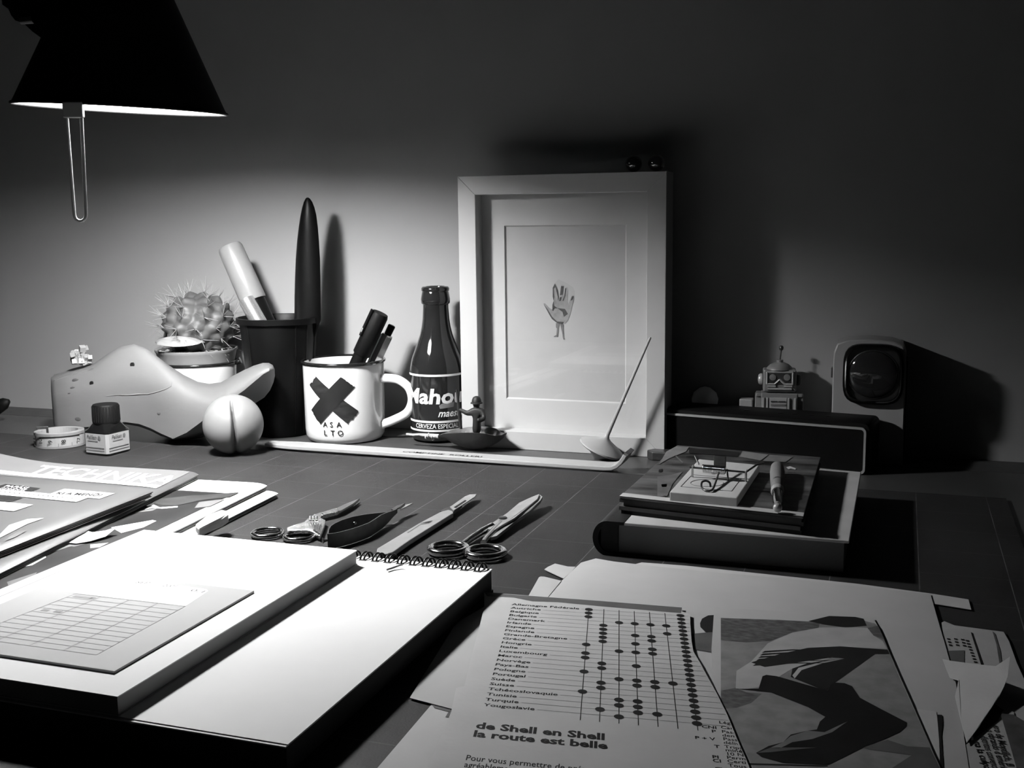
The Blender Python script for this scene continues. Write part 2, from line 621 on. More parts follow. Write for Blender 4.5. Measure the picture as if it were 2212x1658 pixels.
# yoke and arm towards the base, off to the left
yk = LM @ Vector((-0.040, -0.01, 0.080))
yp = [(-30, -60), (2, -20), (5, 10), (18, 19), (24, 33), (33, 44), (42, 47), (52, 51), (70, 68), (92, 84), (112, 40), (140, -40), (120, -60)]
yv = [up_at(x, y, 0.697) for x, y in yp] + [up_at(x, y, 0.697) + Vector((0, 0.012, 0)) for x, y in yp]
nn = len(yp)
part('yoke', (yv, [tuple(range(nn)), tuple(range(2 * nn - 1, nn - 1, -1))] + [(i, i + nn, (i + 1) % nn + nn, (i + 1) % nn) for i in range(nn)]), BLACKP, lamp)
part('yoke_knob', tube([up_at(46, 45, 0.690), up_at(74, 42, 0.690)], [0.0026, 0.0030], 16), STEEL, lamp, smooth=40, label='small knurled metal knob')
e0 = up_at(-20, -50, 0.703)
e1 = Vector((-1.02, 0.86, 0.62))
e2 = Vector((-1.14, 0.93, 0.05))
part('upper_arm', tube([e0, e1], 0.006, 10), BLACKP, lamp)
part('elbow', ball(e1, 0.014), BLACKP, lamp, smooth=60)
part('lower_arm', tube([e1, e2], 0.006, 10), BLACKP, lamp)
part('base', lathe([(0.075, 0), (0.075, 0.012), (0.06, 0.02), (0.012, 0.03), (0.01, 0.055), (0, 0.055)], 40, T(-1.14, 0.93, DZ)), BLACKP, lamp, smooth=40)
# wire handle clipped to the rim
hc = min((LM @ Vector((0.0750 * math.cos(k_ / 200), 0.0750 * math.sin(k_ / 200), 0.0)) for k_ in range(-628, 0)), key=lambda p: abs(to_px(p)[0] - 158))
hbot = up_at(173, 463, hc.y)
dirw = (hbot - hc).normalized()
part('handle_clip', xf(box(-0.0068, 0.0068, -0.0025, 0.0018, -0.0100, 0.0005), basis(hc, RIGHT, FWD, UP)), PLASTW, lamp, bevel=0.0008)
top_l = hc + RIGHT * -0.0050 - UP * 0.009
top_r = hc + RIGHT * 0.0050 - UP * 0.009
bot = hbot
lp = [top_l + UP * 0.006, top_l, top_l.lerp(bot - RIGHT * 0.004, 0.5)] + \
     [bot + RIGHT * 0.0040 * math.cos(PI + i * PI / 8) + UP * 0.0045 * math.sin(PI + i * PI / 8) for i in range(9)] + \
     [top_r.lerp(bot + RIGHT * 0.004, 0.5), top_r, top_r + UP * 0.006]
part('wire_handle', tube(lp, 0.0012, 8), PLASTW, lamp, smooth=80, label='long white wire loop handle')
# clamp lever whose rounded tip reaches into the picture
lv = [at(-330, 925, 0.004), at(-150, 925, 0.007), up_at(-40, 893, 0.95), up_at(-8, 880, 0.95), up_at(10, 871, 0.95), up_at(19, 866, 0.95)]
solo('tool_handle', tube(lv, [0.003, 0.004, 0.007, 0.0085, 0.0065, 0.0025], 14, flat=0.8), BLACKM,
     'rounded black tip of a tool reaching in at the left edge', 'tool', smooth=80)

# ================================================================== PICTURE FRAME
FY = 0.971
fx0, fx1, fz0, fz1 = -0.3925, -0.1965, DZ, 0.2525
fw, fdep = 0.0172, 0.030
fr = thing('picture_frame', 'white deep picture frame with mounted collage standing against the wall', 'picture frame', ((fx0 + fx1) / 2, FY + 0.015, DZ))
ix0, ix1, iz0, iz1 = fx0 + fw, fx1 - fw, fz0 + fw, fz1 - fw


def rail(a, b, c2, d2):
    v = []
    for y in (FY, FY + fdep):
        for p in (a, b, c2, d2):
            v.append((p[0], y, p[1]))
    return v, [(0, 1, 2, 3), (7, 6, 5, 4), (0, 4, 5, 1), (1, 5, 6, 2), (2, 6, 7, 3), (3, 7, 4, 0)]


part('frame_rail', rail((fx0, fz0), (ix0, iz0), (ix0, iz1), (fx0, fz1)), FRAMEW, fr, bevel=0.0004, seg=1)
part('frame_rail', rail((fx1, fz0), (ix1, iz0), (ix1, iz1), (fx1, fz1)), FRAMEW, fr, bevel=0.0004, seg=1)
part('frame_rail', rail((fx0, fz1), (ix0, iz1), (ix1, iz1), (fx1, fz1)), FRAMEW, fr, bevel=0.0004, seg=1)
part('frame_rail', rail((fx0, fz0), (ix0, iz0), (ix1, iz0), (fx1, fz0)), FRAMEW, fr, bevel=0.0004, seg=1)
MY = FY + 0.0165
p0, p1 = up_at(1089, 487, MY), up_at(1352, 868, MY)
ox0, ox1, oz1, oz0 = p0.x, p1.x, p0.z, up_at(1220, 866, MY).z


def mount_vf():
    v, f = [], []
    O = [(ix0, iz0), (ix1, iz0), (ix1, iz1), (ix0, iz1)]
    I = [(ox0, oz0), (ox1, oz0), (ox1, oz1), (ox0, oz1)]
    J = [(ox0 + 0.0012, oz0 + 0.0012), (ox1 - 0.0012, oz0 + 0.0012), (ox1 - 0.0012, oz1 - 0.0012), (ox0 + 0.0012, oz1 - 0.0012)]
    for y, L in ((MY, O), (MY, I), (MY + 0.0018, J), (MY + 0.0018, O)):
        v += [(p[0], y, p[1]) for p in L]
    for a, b in ((0, 4), (4, 8), (8, 12), (12, 0)):
        for i in range(4):
            j = (i + 1) % 4
            f.append((a + i, a + j, b + j, b + i))
    return v, f


part('mount_board', mount_vf(), MOUNT, fr)
pr = part('print_sheet', box(ix0, ix1, MY + 0.002, MY + 0.0024, iz0, iz1), PRINTP, fr)
part('back_board', box(ix0, ix1, MY + 0.0028, MY + 0.006, iz0, iz1), DARKSTRIP, fr)
gp = part('glass_pane', ([(ix0, MY - 0.0012, iz0), (ix1, MY - 0.0012, iz0), (ix1, MY - 0.0012, iz1), (ix0, MY - 0.0012, iz1)], [(0, 1, 2, 3)]), GLASS, fr)
# printed collage: an open hand on two small legs
PY = MY + 0.0019


def pf(pts, dy=0.0):
    """flat printed shape on the sheet from picture points of the collage crop"""
    P = [up_at(1140 + x / 9.214, 580 + y / 9.214, PY - dy) for x, y in pts]
    n = len(P)
    return P, [tuple(range(n))]


part('collage_paper', pf([(540, 290), (610, 210), (780, 290), (900, 370), (935, 450), (920, 560), (870, 760), (700, 700), (520, 640)], 0.0), mat('collage_pale', 0.39, 0.8, var=0.03), pr)
hand = [(313, 690), (345, 690), (430, 780), (480, 810), (515, 780), (500, 690), (515, 640), (497, 520), (498, 380), (530, 350), (560, 380), (600, 640), (620, 640),
        (650, 420), (665, 330), (690, 318), (720, 345), (700, 600), (705, 640), (740, 430), (755, 370), (790, 375), (800, 420), (790, 650), (810, 700),
        (850, 600), (880, 535), (915, 535), (922, 580), (880, 760), (845, 900), (800, 1030), (740, 1095), (680, 1105), (590, 1085), (500, 1020), (440, 920), (380, 810)]
part('printed_hand', pf(hand, 0.0002), mat('collage_skin', 0.27, 0.8, var=0.25, scale=130), pr)
shade = mat('collage_shade', 0.06, 0.8, var=0.3, scale=200)
for pts in ([(540, 295), (512, 350), (497, 380), (497, 560), (515, 640), (530, 560), (520, 400), (550, 370), (600, 560), (600, 650), (620, 560), (600, 430), (560, 340)],
            [(665, 345), (715, 350), (695, 520), (640, 530)], [(640, 570), (680, 560), (660, 640), (618, 645)],
            [(745, 390), (770, 390), (750, 540), (712, 640), (690, 640), (725, 540)], [(880, 550), (918, 548), (900, 610), (850, 640)],
            [(515, 640), (530, 740), (600, 790), (540, 790), (490, 810), (490, 720)], [(490, 800), (540, 780), (510, 845), (485, 830)],
            [(590, 785), (740, 800), (800, 900), (720, 960), (690, 860)], [(310, 695), (400, 810), (480, 950), (580, 1050), (720, 1060), (690, 1105), (590, 1085), (480, 1000), (420, 900)]):
    part('printed_shading', pf(pts, 0.0003), shade, pr)
leg_m = mat('collage_leg', 0.16, 0.8, var=0.2, scale=200)
part('printed_leg', pf([(560, 1080), (640, 1090), (615, 1170), (605, 1280), (600, 1355), (520, 1360), (518, 1345), (570, 1320), (580, 1190), (562, 1170)], 0.0003), leg_m, pr)
part('printed_leg', pf([(640, 1095), (710, 1110), (710, 1220), (718, 1300), (722, 1370), (742, 1400), (710, 1412), (695, 1370), (685, 1280), (660, 1170)], 0.0003), leg_m, pr)

# two dark glass beads on the frame
for i, (px, lab) in enumerate(((1369, 'dark glass bead on top of the white frame, left of the pair'), (1418, 'dark glass bead on top of the white frame, right of the pair with bright glint'))):
    q = up_at(px, 354, 0.981)
    solo('glass_bead', ball((q.x, 0.981, fz1 + 0.0075), 0.0075, 24, 14), MARBLE, lab, 'bead', smooth=80, group='glass beads on the picture frame')

# ================================================================== BEER BOTTLE
BC = Vector((-0.4290, 0.9985, DZ))
bot = thing('beer_bottle', 'dark glass beer bottle with white printed lettering beside the white frame', 'bottle', BC)


def bz(py):
    return up_at(945, py, BC.y).z


bprof = [(0, DZ + 0.001), (0.022, DZ), (0.0262, DZ + 0.003), (0.0267, DZ + 0.010), (0.0268, bz(880)), (0.0268, bz(806)), (0.0262, bz(790)), (0.0245, bz(772)),
         (0.0215, bz(755)), (0.0186, bz(738)), (0.0160, bz(722)), (0.0142, bz(705)), (0.0131, bz(688)), (0.0125, bz(667)), (0.0124, bz(657)),
         (0.0140, bz(654)), (0.0143, bz(645)), (0.0132, bz(632)), (0.0128, bz(629)), (0.0136, bz(627)), (0.0137, bz(622)), (0.0125, bz(618.5)), (0.0095, bz(618)), (0.0085, bz(624)), (0.0085, bz(660)), (0, bz(660))]
bb = part('glass_body', lathe(bprof, 64, T(BC.x, BC.y, 0), cap=False), BEERGLASS, bot, smooth=50)
phi_b = math.atan2(-BC.y, -BC.x)


def band(c, r, z0, z1, m, name, par, a0=0, a1=2 * PI, n=72, eps=0.0003):
    V, F = [], []
    for i in range(n + 1):
        a = a0 + (a1 - a0) * i / n
        for z in (z0, z1):
            V.append((c[0] + (r + eps) * math.cos(a), c[1] + (r + eps) * math.sin(a), z))
    for i in range(n):
        F.append((2 * i, 2 * i + 2, 2 * i + 3, 2 * i + 1))
    return part(name, (V, F), m, par)


band(BC, 0.0268, bz(805.5), bz(801), LABELW, 'printed_ring', bb)
band(BC, 0.0268, bz(903), bz(898.5), LABELW, 'printed_ring', bb)
band(BC, 0.0268, bz(921.5), bz(917.5), LABELW, 'printed_ring', bb)
RBZ = 0.0268
vf = letters('Mahou', 0.0205, bold=0.03, shear=0.12, width=0.066)
hcx = 0.0375
part('brand_lettering', wrap(([(p[0] - hcx, p[1]) for p in vf[0]], vf[1]), BC, phi_b, bz(862), RBZ), LABELW, bb)
vf = letters('maestra', 0.0100, bold=0.02, shear=0.35, width=0.030)
part('script_lettering', wrap(vf, BC, phi_b, bz(890), RBZ), LABELW, bb)
vf = letters('CERVEZA ESPECIAL', 0.0062, bold=0.012, width=0.046)
part('band_lettering', wrap(([(p[0] - 0.0245, p[1]) for p in vf[0]], vf[1]), BC, phi_b, bz(914.5), RBZ), LABELW, bb)
part('worn_patch', wrap(([(0.002, 0), (0.016, 0.001), (0.017, 0.006), (0.004, 0.005), (0.001, 0.003)], [(0, 1, 2, 3, 4)]), BC, phi_b, bz(873), RBZ), INKM, bb)

# ================================================================== ENAMEL MUG
MC = Vector((-0.521, 0.978, DZ))
mug = thing('enamel_mug', 'white enamel mug with black brushed cross and dark rim', 'mug', MC)
zt = up_at(746, 777, MC.y).z


def mz(py):
    return up_at(748, py, MC.y - 0.036).z


mp_ = [(0, DZ + 0.0005), (0.033, DZ), (0.0368, DZ + 0.0015), (0.0390, DZ + 0.006), (0.0395, DZ + 0.012), (0.0400, zt - 0.010), (0.0402, zt - 0.001),
       (0.0392, zt - 0.001), (0.0388, DZ + 0.012), (0.0375, DZ + 0.005), (0.034, DZ + 0.003), (0, DZ + 0.003)]
mb = part('mug_body', lathe(mp_, 72, T(MC.x, MC.y, 0), cap=False), ENAMEL, mug, smooth=50)
part('dark_rim', lathe([(0.0392, zt - 0.0015), (0.0410, zt - 0.0022), (0.0420, zt - 0.0010), (0.0420, zt + 0.0004), (0.0410, zt + 0.0012), (0.0392, zt + 0.0006)], 72, T(MC.x, MC.y, 0), cap=False),
     ENRIM, mug, smooth=60)
phi_m = math.atan2(-MC.y, -MC.x)
ha = phi_m + math.radians(66)
hd = Vector((math.cos(ha), math.sin(ha), 0))
hp = [(0.037, 0.0605), (0.046, 0.0615), (0.0580, 0.0600), (0.0680, 0.053), (0.0715, 0.043), (0.0700, 0.034), (0.0645, 0.0265), (0.052, 0.0200), (0.0395, 0.0150), (0.036, 0.0135)]
part('handle', tube(curve_through([Vector((MC.x, MC.y, DZ)) + hd * a + UP * b for a, b in hp], 6), 0.0033, 14, flat=1.35), ENAMEL, mug, smooth=80)
RM = 0.0399


def mu(px):
    s = max(-0.98, min(0.98, (px - 748.5) / 86.5))
    return math.asin(s) * RM


def muz(py):
    return (957 - py) / 22.05 / 100 - 0.0005


def stroke(corners, name, m, n=10, rag=0.0, eps=0.0003):
    """brush stroke between four picture corners, wrapped on the mug"""
    rnd = random.Random(len(name) + int(corners[0][0]))
    a, b, c2, d2 = [Vector((mu(p[0]), muz(p[1]))) for p in corners]   # a-b one end, d2-c2 the other
    V, F = [], []
    for i in range(n + 1):
        for j in range(n + 1):
            s, t = i / n, j / n
            p = a.lerp(b, t).lerp(d2.lerp(c2, t), s)
            if i in (0, n):
                p += (d2 - a).normalized() * rnd.uniform(-rag, rag)
            V.append((p.x, p.y))
    for i in range(n):
        for j in range(n):
            k = i * (n + 1) + j
            F.append((k, k + 1, k + n + 2, k + n + 1))
    part(name, wrap((V, F), MC, phi_m, DZ, RM, eps), m, mb)


stroke([(677, 829), (691, 808), (776, 883), (754, 910)], 'painted_stroke', mat('brush_paint', 0.014, 0.6, var=0.6, scale=90, stretch=(1, 1, 3), spec=0.15), rag=0.0012)
stroke([(679, 882), (697, 911), (770, 831), (742, 808)], 'painted_stroke', mat('brush_paint_dense', 0.009, 0.6, var=0.25, scale=60, spec=0.15), rag=0.0006, eps=0.0005)
for txt, xs, by in (('ASA', (702, 716, 730), 916), ('LTO', (703, 717, 731), 934)):
    for ch, px in zip(txt, xs):
        vf = letters(ch, 0.0072, bold=0.014)
        part('lettering', wrap(([(p[0] + mu(px), p[1]) for p in vf[0]], vf[1]), MC, phi_m, DZ + muz(by), RM), INK, mb)


def pen_axis(p_top, p_low, ytop, ylow, zend):
    a, b = up_at(p_top[0], p_top[1], ytop), up_at(p_low[0], p_low[1], ylow)
    dd = (b - a).normalized()
    t = (zend - b.z) / dd.z
    return a, b + dd * t, dd


# markers standing in the mug
a, b, dd = pen_axis((822, 676), (771, 785), 0.982, 0.978, DZ + 0.010)
pen = thing('black_marker', 'fat black marker pen with clip leaning in the enamel mug', 'pen', b)
L = (b - a).length
M = axis_m(b, a)
part('barrel', lathe([(0.004, 0), (0.0065, 0.006), (0.0072, 0.02), (0.0072, L - 0.046), (0, L - 0.046)], 24, M), BLACKG, pen, smooth=40)
cap = part('cap', lathe([(0.0080, L - 0.046), (0.0088, L - 0.045), (0.0088, L - 0.003), (0.0078, L), (0, L)], 28, M), BLACKM, pen, smooth=40)
side = (-RIGHT - FWD * 0.55).normalized()
side = (side - dd * side.dot(dd)).normalized()
tw = dd.cross(side).normalized()
cb = basis(a, tw, side, -dd)
part('pocket_clip', xf(box(-0.002, 0.002, 0.0083, 0.0108, -0.028, 0.001), cb), BLACKG, cap, bevel=0.0005)
vf = letters('uni', 0.0036, bold=0.01)
part('clip_lettering', flat(vf, a + side * 0.0110 + dd * 0.024 - tw * 0.0011, -dd, tw), LABELW, cap)

a, b, dd = pen_axis((847, 702), (808, 784), 0.998, 0.991, DZ + 0.012)
pen = thing('hexagonal_pen', 'grey six-sided pen with black push button leaning in the enamel mug', 'pen', b)
L = (b - a).length
M = axis_m(b, a)
part('barrel', lathe([(0.002, 0), (0.0060, 0.012), (0.0066, 0.02), (0.0066, L - 0.012), (0.0060, L - 0.0105), (0, L - 0.0105)], 6, M), SILVER, pen, bevel=0.0003)
part('push_button', lathe([(0.0036, L - 0.011), (0.0038, L - 0.001), (0.003, L), (0, L)], 16, M), BLACKG, pen, smooth=40)
sd = -RIGHT * 0.9 - FWD * 0.4
sd = (sd - dd * sd.dot(dd)).normalized()
tw = dd.cross(sd).normalized()
part('pocket_clip', xf(box(-0.0014, 0.0014, 0.0050, 0.0068, -0.045, -0.012), basis(a, tw, sd, -dd)), PLASTG, pen, bevel=0.0004)

# ================================================================== BLACK POT
PC = Vector((-0.5955, 0.983, DZ))
pot = thing('black_cup', 'tall tapered black plastic cup holding pens between cactus and mug', 'cup', PC)
zr = up_at(600, 684, PC.y).z
pp = [(0, DZ + 0.001), (0.027, DZ), (0.0285, DZ + 0.002), (0.0392, zr - 0.006), (0.0420, zr - 0.0055), (0.0425, zr), (0.0405, zr + 0.0004), (0.0385, zr - 0.004), (0.0275, DZ + 0.004), (0, DZ + 0.004)]
part('cup_wall', lathe(pp, 64, T(PC.x, PC.y, 0), cap=False), BLACKG, pot, smooth=45)
phi_p = math.atan2(-PC.y, -PC.x)
for k in (0.42, 0.78, 1.15, -0.9):
    aa = phi_p + k
    v0 = Vector((math.cos(aa), math.sin(aa), 0))
    part('rib', tube([PC + v0 * 0.0288 + UP * 0.004, PC + v0 * 0.0392 + UP * (zr - DZ - 0.007)], 0.0007, 6), BLACKG, pot)

# white capped marker
a, b, dd = pen_axis((495, 530), (566, 690), 0.985, 0.985, DZ + 0.047)
pen = thing('white_capped_marker', 'wide marker with bright white cap leaning left in the black cup', 'pen', b)
L = (b - a).length
M = axis_m(b, a)
part('barrel', lathe([(0.010, 0), (0.0118, 0.004), (0.0118, L - 0.060), (0, L - 0.060)], 32, M), BLACKG, pen, smooth=40)
part('cap', lathe([(0.0128, L - 0.062), (0.0134, L - 0.060), (0.0128, L - 0.004), (0.0115, L - 0.0008), (0.006, L), (0, L)], 32, M), PLASTW, pen, smooth=40)
a, b, dd = pen_axis((531, 645), (556, 690), 0.972, 0.972, DZ + 0.05)
pen = thing('silver_pen', 'short silver pen in front of the white capped marker in the black cup', 'pen', b)
L = (b - a).length
M = axis_m(b, a)
part('barrel', lathe([(0.005, 0), (0.0082, 0.006), (0.0082, L - 0.004), (0.0078, L - 0.0005), (0, L)], 24, M), SILVER, pen, smooth=40)
part('grip_ring', lathe([(0.0085, L * 0.45), (0.0085, L * 0.5)], 24, M, cap=False), BLACKG, pen)

# tall black shoehorn
hs = [(690, 632, 689), (640, 632.5, 688.5), (600, 633.5, 688), (560, 635, 687), (520, 638.5, 685), (490, 642.5, 683), (465, 647, 680.5), (448, 651, 677), (436, 655, 673), (429, 659, 669), (426.5, 662, 666)]
rings = []
HY = 0.984
prev = up_at(660, 690, HY)
for z, hw, ox_ in ((DZ + 0.008, 0.0075, 0.006), (0.05, 0.0095, 0.013), (0.085, 0.0118, 0.0215)):
    rings.append((Vector((PC.x + ox_, HY, z)), hw))
for py, xl, xr in hs:
    l, r_ = up_at(xl, py, HY), up_at(xr, py, HY)
    rings.append(((l + r_) / 2, (r_ - l).dot(RIGHT) / 2 / RIGHT.x))
RR = []
for c, hw in rings:
    ring = []
    for j in range(20):
        t = 2 * PI * j / 20
        dx, dy = math.cos(t) * hw, math.sin(t) * min(0.0045, hw * 0.5) * (1.0 if math.sin(t) < 0 else 0.3)
        ring.append(c + Vector((dx, dy + 0.004 * (math.cos(t) ** 2) * min(1, hw / 0.013), 0)))
    RR.append(ring)
solo('shoehorn', loft(RR), BLACKG, 'tall glossy black pointed shoehorn standing in the black cup', 'shoehorn', smooth=60)

# ================================================================== CACTUS
QC = Vector((-0.6975, 0.9855, DZ))
cx_ = thing('potted_cactus', 'round spiny cactus in a pale pot set in a white enamel cup', 'potted plant', QC)
zq, zc = up_at(425, 753, QC.y).z, up_at(430, 781, QC.y).z
cup = part('enamel_cup', lathe([(0, DZ), (0.034, DZ), (0.0375, DZ + 0.004), (0.0405, zc), (0.0395, zc), (0.036, DZ + 0.006), (0, DZ + 0.006)], 56, T(QC.x, QC.y, 0), cap=False), ENAMEL, cx_, smooth=45)
part('cup_rim', torus((QC.x, QC.y, zc), 0.0405, 0.0016, (1, 0, 0), (0, 1, 0), 56, 8), ENRIM, cup, smooth=80)
part('cup_ear', tube([(QC.x + 0.0395 * RIGHT.x, QC.y + 0.0395 * RIGHT.y, zc - 0.002), (QC.x + 0.046 * RIGHT.x, QC.y + 0.046 * RIGHT.y, zc + 0.001)], [0.002, 0.0035], 10), ENRIM, cup, smooth=60)
pl = part('plant_pot', lathe([(0, zc - 0.05), (0.030, zc - 0.05), (0.0375, zc - 0.004), (0.0408, zq - 0.003), (0.0422, zq - 0.001), (0.0420, zq + 0.001), (0.0395, zq), (0.0385, zq - 0.004), (0, zq - 0.004)], 56, T(QC.x, QC.y, 0), cap=False), CLAY, cx_, smooth=45)
# gravel
gv = lathe([(0.0388, 0), (0.03, 0.001), (0.015, 0.002), (0, 0.002)], 40, T(QC.x, QC.y, zq - 0.0035), cap=False)
so = part('soil', gv, SOIL, cx_)
rnd = random.Random(3)
peb = []
for i in range(120):
    aa, rr = rnd.uniform(0, 2 * PI), 0.038 * math.sqrt(rnd.random())
    s = rnd.uniform(0.0007, 0.0019)
    peb.append(ball((QC.x + rr * math.cos(aa), QC.y + rr * math.sin(aa), zq - 0.002 + s * 0.4), s, 6, 4, 1, 1, 0.7))
g_ = part('gravel', join(*peb), MINERAL, so)
g_['kind'] = 'stuff'
# body with tubercles
bc = Vector((QC.x + 0.0045, QC.y, zq + 0.026))
tubs = []
rows = [(-0.72, 9, 0.0), (-0.38, 11, 0.5), (-0.05, 12, 0.0), (0.28, 11, 0.5), (0.58, 9, 0.0), (0.82, 6, 0.5), (0.97, 2, 0.0)]
for sz, n, off in rows:
    for j in range(n):
        aa = 2 * PI * (j + off) / n + rnd.uniform(-0.06, 0.06)
        cr = math.sqrt(max(0, 1 - sz * sz))
        tubs.append(Vector((cr * math.cos(aa), cr * math.sin(aa), sz)))
V, F = ball((0, 0, 0), 1.0, 96, 56)
W_ = []
tubd = [(t, (t - Vector((0, 0, 0.5))).normalized()) for t in tubs]
for p in V:
    dmin = min((p - t).length for t in tubs)
    h = max(0.0, 1 - dmin / 0.36)
    r = 0.0300 + 0.0085 * h ** 0.8
    W_.append(bc + Vector((p.x * r * 1.02, p.y * r * 1.02, p.z * r * 0.92)))
cb_ = part('cactus_body', (W_, F), CACTUS, cx_, smooth=70)
sp = []
for t in tubs:
    tip = bc + Vector((t.x * 0.0375 * 1.02, t.y * 0.0375 * 1.02, t.z * 0.0375 * 0.92))
    ns = 7 if t.z > 0.2 else 6
    for k in range(ns):
        q = Vector((rnd.gauss(0, 1), rnd.gauss(0, 1), rnd.gauss(0, 1)))
        q = (t * 1.0 + q * 0.65 + Vector((0, 0, 0.25))).normalized()
        ln = rnd.uniform(0.010, 0.0185)
        sp.append(tube([tip - q * 0.001, tip + q * ln * 0.5, tip + q * ln], [0.00035, 0.00025, 0.0001], 4))
s_ = part('spines', join(*sp), SPINE, cx_)
s_['kind'] = 'stuff'
# oyster shell lying on the pot rim
sc = up_at(388, 746, QC.y - 0.036)
sh_r = []
for i in range(9):
    z = i / 8
    rr = (1 - z ** 1.7) ** 0.6 if z < 1 else 0.02
    sh_r.append([sc + Vector((0, 0, 0.0015)) + RIGHT * (0.0245 * rr * math.cos(2 * PI * j / 36) * (1 + 0.06 * math.sin(7 * 2 * PI * j / 36)) - 0.003 * z) + FWD * (0.012 * rr * math.sin(2 * PI * j / 36)) + UP * (0.0070 * z + 0.0014 * math.cos(2 * PI * j / 36 * 2))
                 for j in range(36)])
solo('seashell', loft(sh_r), SHELL, 'flat pale seashell lying on the edge of the cactus pot', 'seashell', smooth=60)

# ================================================================== SHOE LAST
LY = 0.915
# station: picture column, top row, near edge row, lowest row, half width, boxiness
st = [(113, 838, 905, 912, .012, .6), (114.5, 818, 922, 926, .0215, .34), (124, 813, 925, 928, .0240, .22), (160, 803, 924, 927, .0250, .2), (205, 791, 920, 924, .0250, .22), (222, 779, 917, 921, .0245, .28), (240, 766, 914, 918, .0235, .34),
      (268, 749, 911, 916, .0228, .5), (298, 743, 915, 921, .0225, .55), (322, 751, 924, 930, .0235, .58), (345, 769, 936, 942, .0260, .62), (370, 790, 947, 951, .0290, .68), (400, 811, 934, 953, .0315, .74), (430, 826, 913, 948, .0320, .8),
      (455, 831, 894, 937, .0310, .84), (480, 828, 876, 921, .0290, .86), (505, 814, 859, 904, .0265, .88), (530, 801, 842, 886, .0235, .9), (552, 791, 824, 874, .0215, .9), (572, 785, 808, 862, .0185, .9), (585, 785, 801, 846, .0150, .9), (593, 789, 798, 828, .0100, .9), (597, 797, 800, 812, .0040, .9)]
rings = []
LY0 = LY
for px, ty, ry, by, hw, e in st:
    LY = LY0 - 0.004 + 0.014 * max(0.0, min(1.0, (px - 360) / 180))
    zt_, zr_, zb_ = up_at(px, ty, LY).z, up_at(px, ry, LY - hw).z, up_at(px, by, LY + 0.35 * hw).z
    ring = []
    for j in range(21):
        a_ = PI * j / 20
        ca, sa = math.cos(a_), math.sin(a_)
        yy = math.copysign(abs(ca) ** e, ca) * hw
        if sa > 0.5 and px < 360:
            yy *= 1 - 0.30 * (sa - 0.5) / 0.5
        zz = zr_ + (zt_ - zr_) * sa ** (0.62 + 0.2 * e)
        ring.append(Vector((up_at(px, 880, LY + yy).x, LY + yy, max(zz, 0.0002))))
    for j in range(1, 8):
        f_ = j / 8
        yy = -hw + 2 * hw * f_
        dip = (f_ / 0.68) ** 0.9 if f_ < 0.68 else math.sin(PI / 2 * (1 - f_) / 0.32)
        ring.append(Vector((up_at(px, 880, LY + yy).x, LY + yy, max(zr_ + (zb_ - zr_) * dip, 0.0002))))
    rings.append(ring)
LY = LY0
last = thing('shoe_last', 'pale wooden shoe last, toe raised, with nail holes and a crack', 'shoe last', (-0.70, LY, 0))
lvf = loft(rings)
lb = part('last_body', lvf, WOOD, last, smooth=42)
from mathutils.bvhtree import BVHTree
ltree = BVHTree.FromPolygons([Vector(p) for p in lvf[0]], lvf[1])


def last_front(px, py):
    """point on the near side of the last"""
    hit = ltree.ray_cast(Vector((0, 0, CAMH)), _ray(px, py).normalized())
    return hit[0] if hit[0] else up_at(px, py, LY - 0.024)


for px, py, r_ in ((286, 788, 0.0026), (198, 828, 0.0024)):
    q = last_front(px, py)
    part('nail_hole', tube([q - Vector((0, 0.0004, 0)), q + Vector((0, 0.006, 0))], r_, 16), INK, last, label='dark round nail hole')
ck = [(230, 855), (255, 853), (275, 853), (300, 851), (320, 851), (340, 846), (358, 840), (370, 834), (371, 826), (378, 816)]
part('crack', tube([last_front(*p) for p in ck], [0.0003, 0.0005, 0.0006, 0.0007, 0.0006, 0.0006, 0.0005, 0.0005, 0.0004, 0.0002], 5), WOODD, last)
for px, py, s in ((163, 822, 0.003), (157, 838, 0.0022), (168, 905, 0.0028), (345, 893, 0.0022), (150, 850, 0.0016), (322, 863, 0.0006), (380, 862, 0.0006), (300, 878, 0.0005), (356, 868, 0.0005)):
    q = last_front(px, py)
    part('stain', ball((q.x, q.y + 0.0002, q.z), s, 10, 6, 1.5, 0.18, 0.8), mat('stain_mark', 0.07, 0.6, var=0.3, scale=200), last, smooth=80)
pv = []
for x, y in ((116, 817), (160, 803), (203, 792)):
    z = up_at(x, y, LY).z
    pv.append([Vector((up_at(x, 810, LY + dy).x, LY + dy, z + dz)) for dy, dz in ((-0.0175, 0.0012), (0.0175, 0.0012), (0.0175, -0.0045), (-0.0175, -0.0045))])
part('heel_plate', loft(pv), WOODD, last, bevel=0.0006, label='dark leather plate on the heel')

# mineral on the heel of the last
mq = up_at(175, 790, 0.918)
cl = []
rnd = random.Random(11)
for i in range(60):
    q = Vector((rnd.gauss(0, 0.5), rnd.gauss(0, 0.4), abs(rnd.gauss(0, 0.75)))) * 0.0075
    if q.z > 0.0135:
        q.z = 0.0135
    s = rnd.uniform(0.0016, 0.0030)
    M = T(*(Vector((mq.x, 0.918, mq.z + 0.0045)) + q)) @ Matrix.Rotation(rnd.uniform(0, 3), 4, 'Z') @ Matrix.Rotation(rnd.uniform(-0.6, 0.6), 4, 'X')
    cl.append(xf(box(-s, s, -s, s, -s, s), M))
solo('mineral_cluster', join(*cl), MINERAL, 'small pale crystal cluster on the heel of the shoe last', 'mineral')

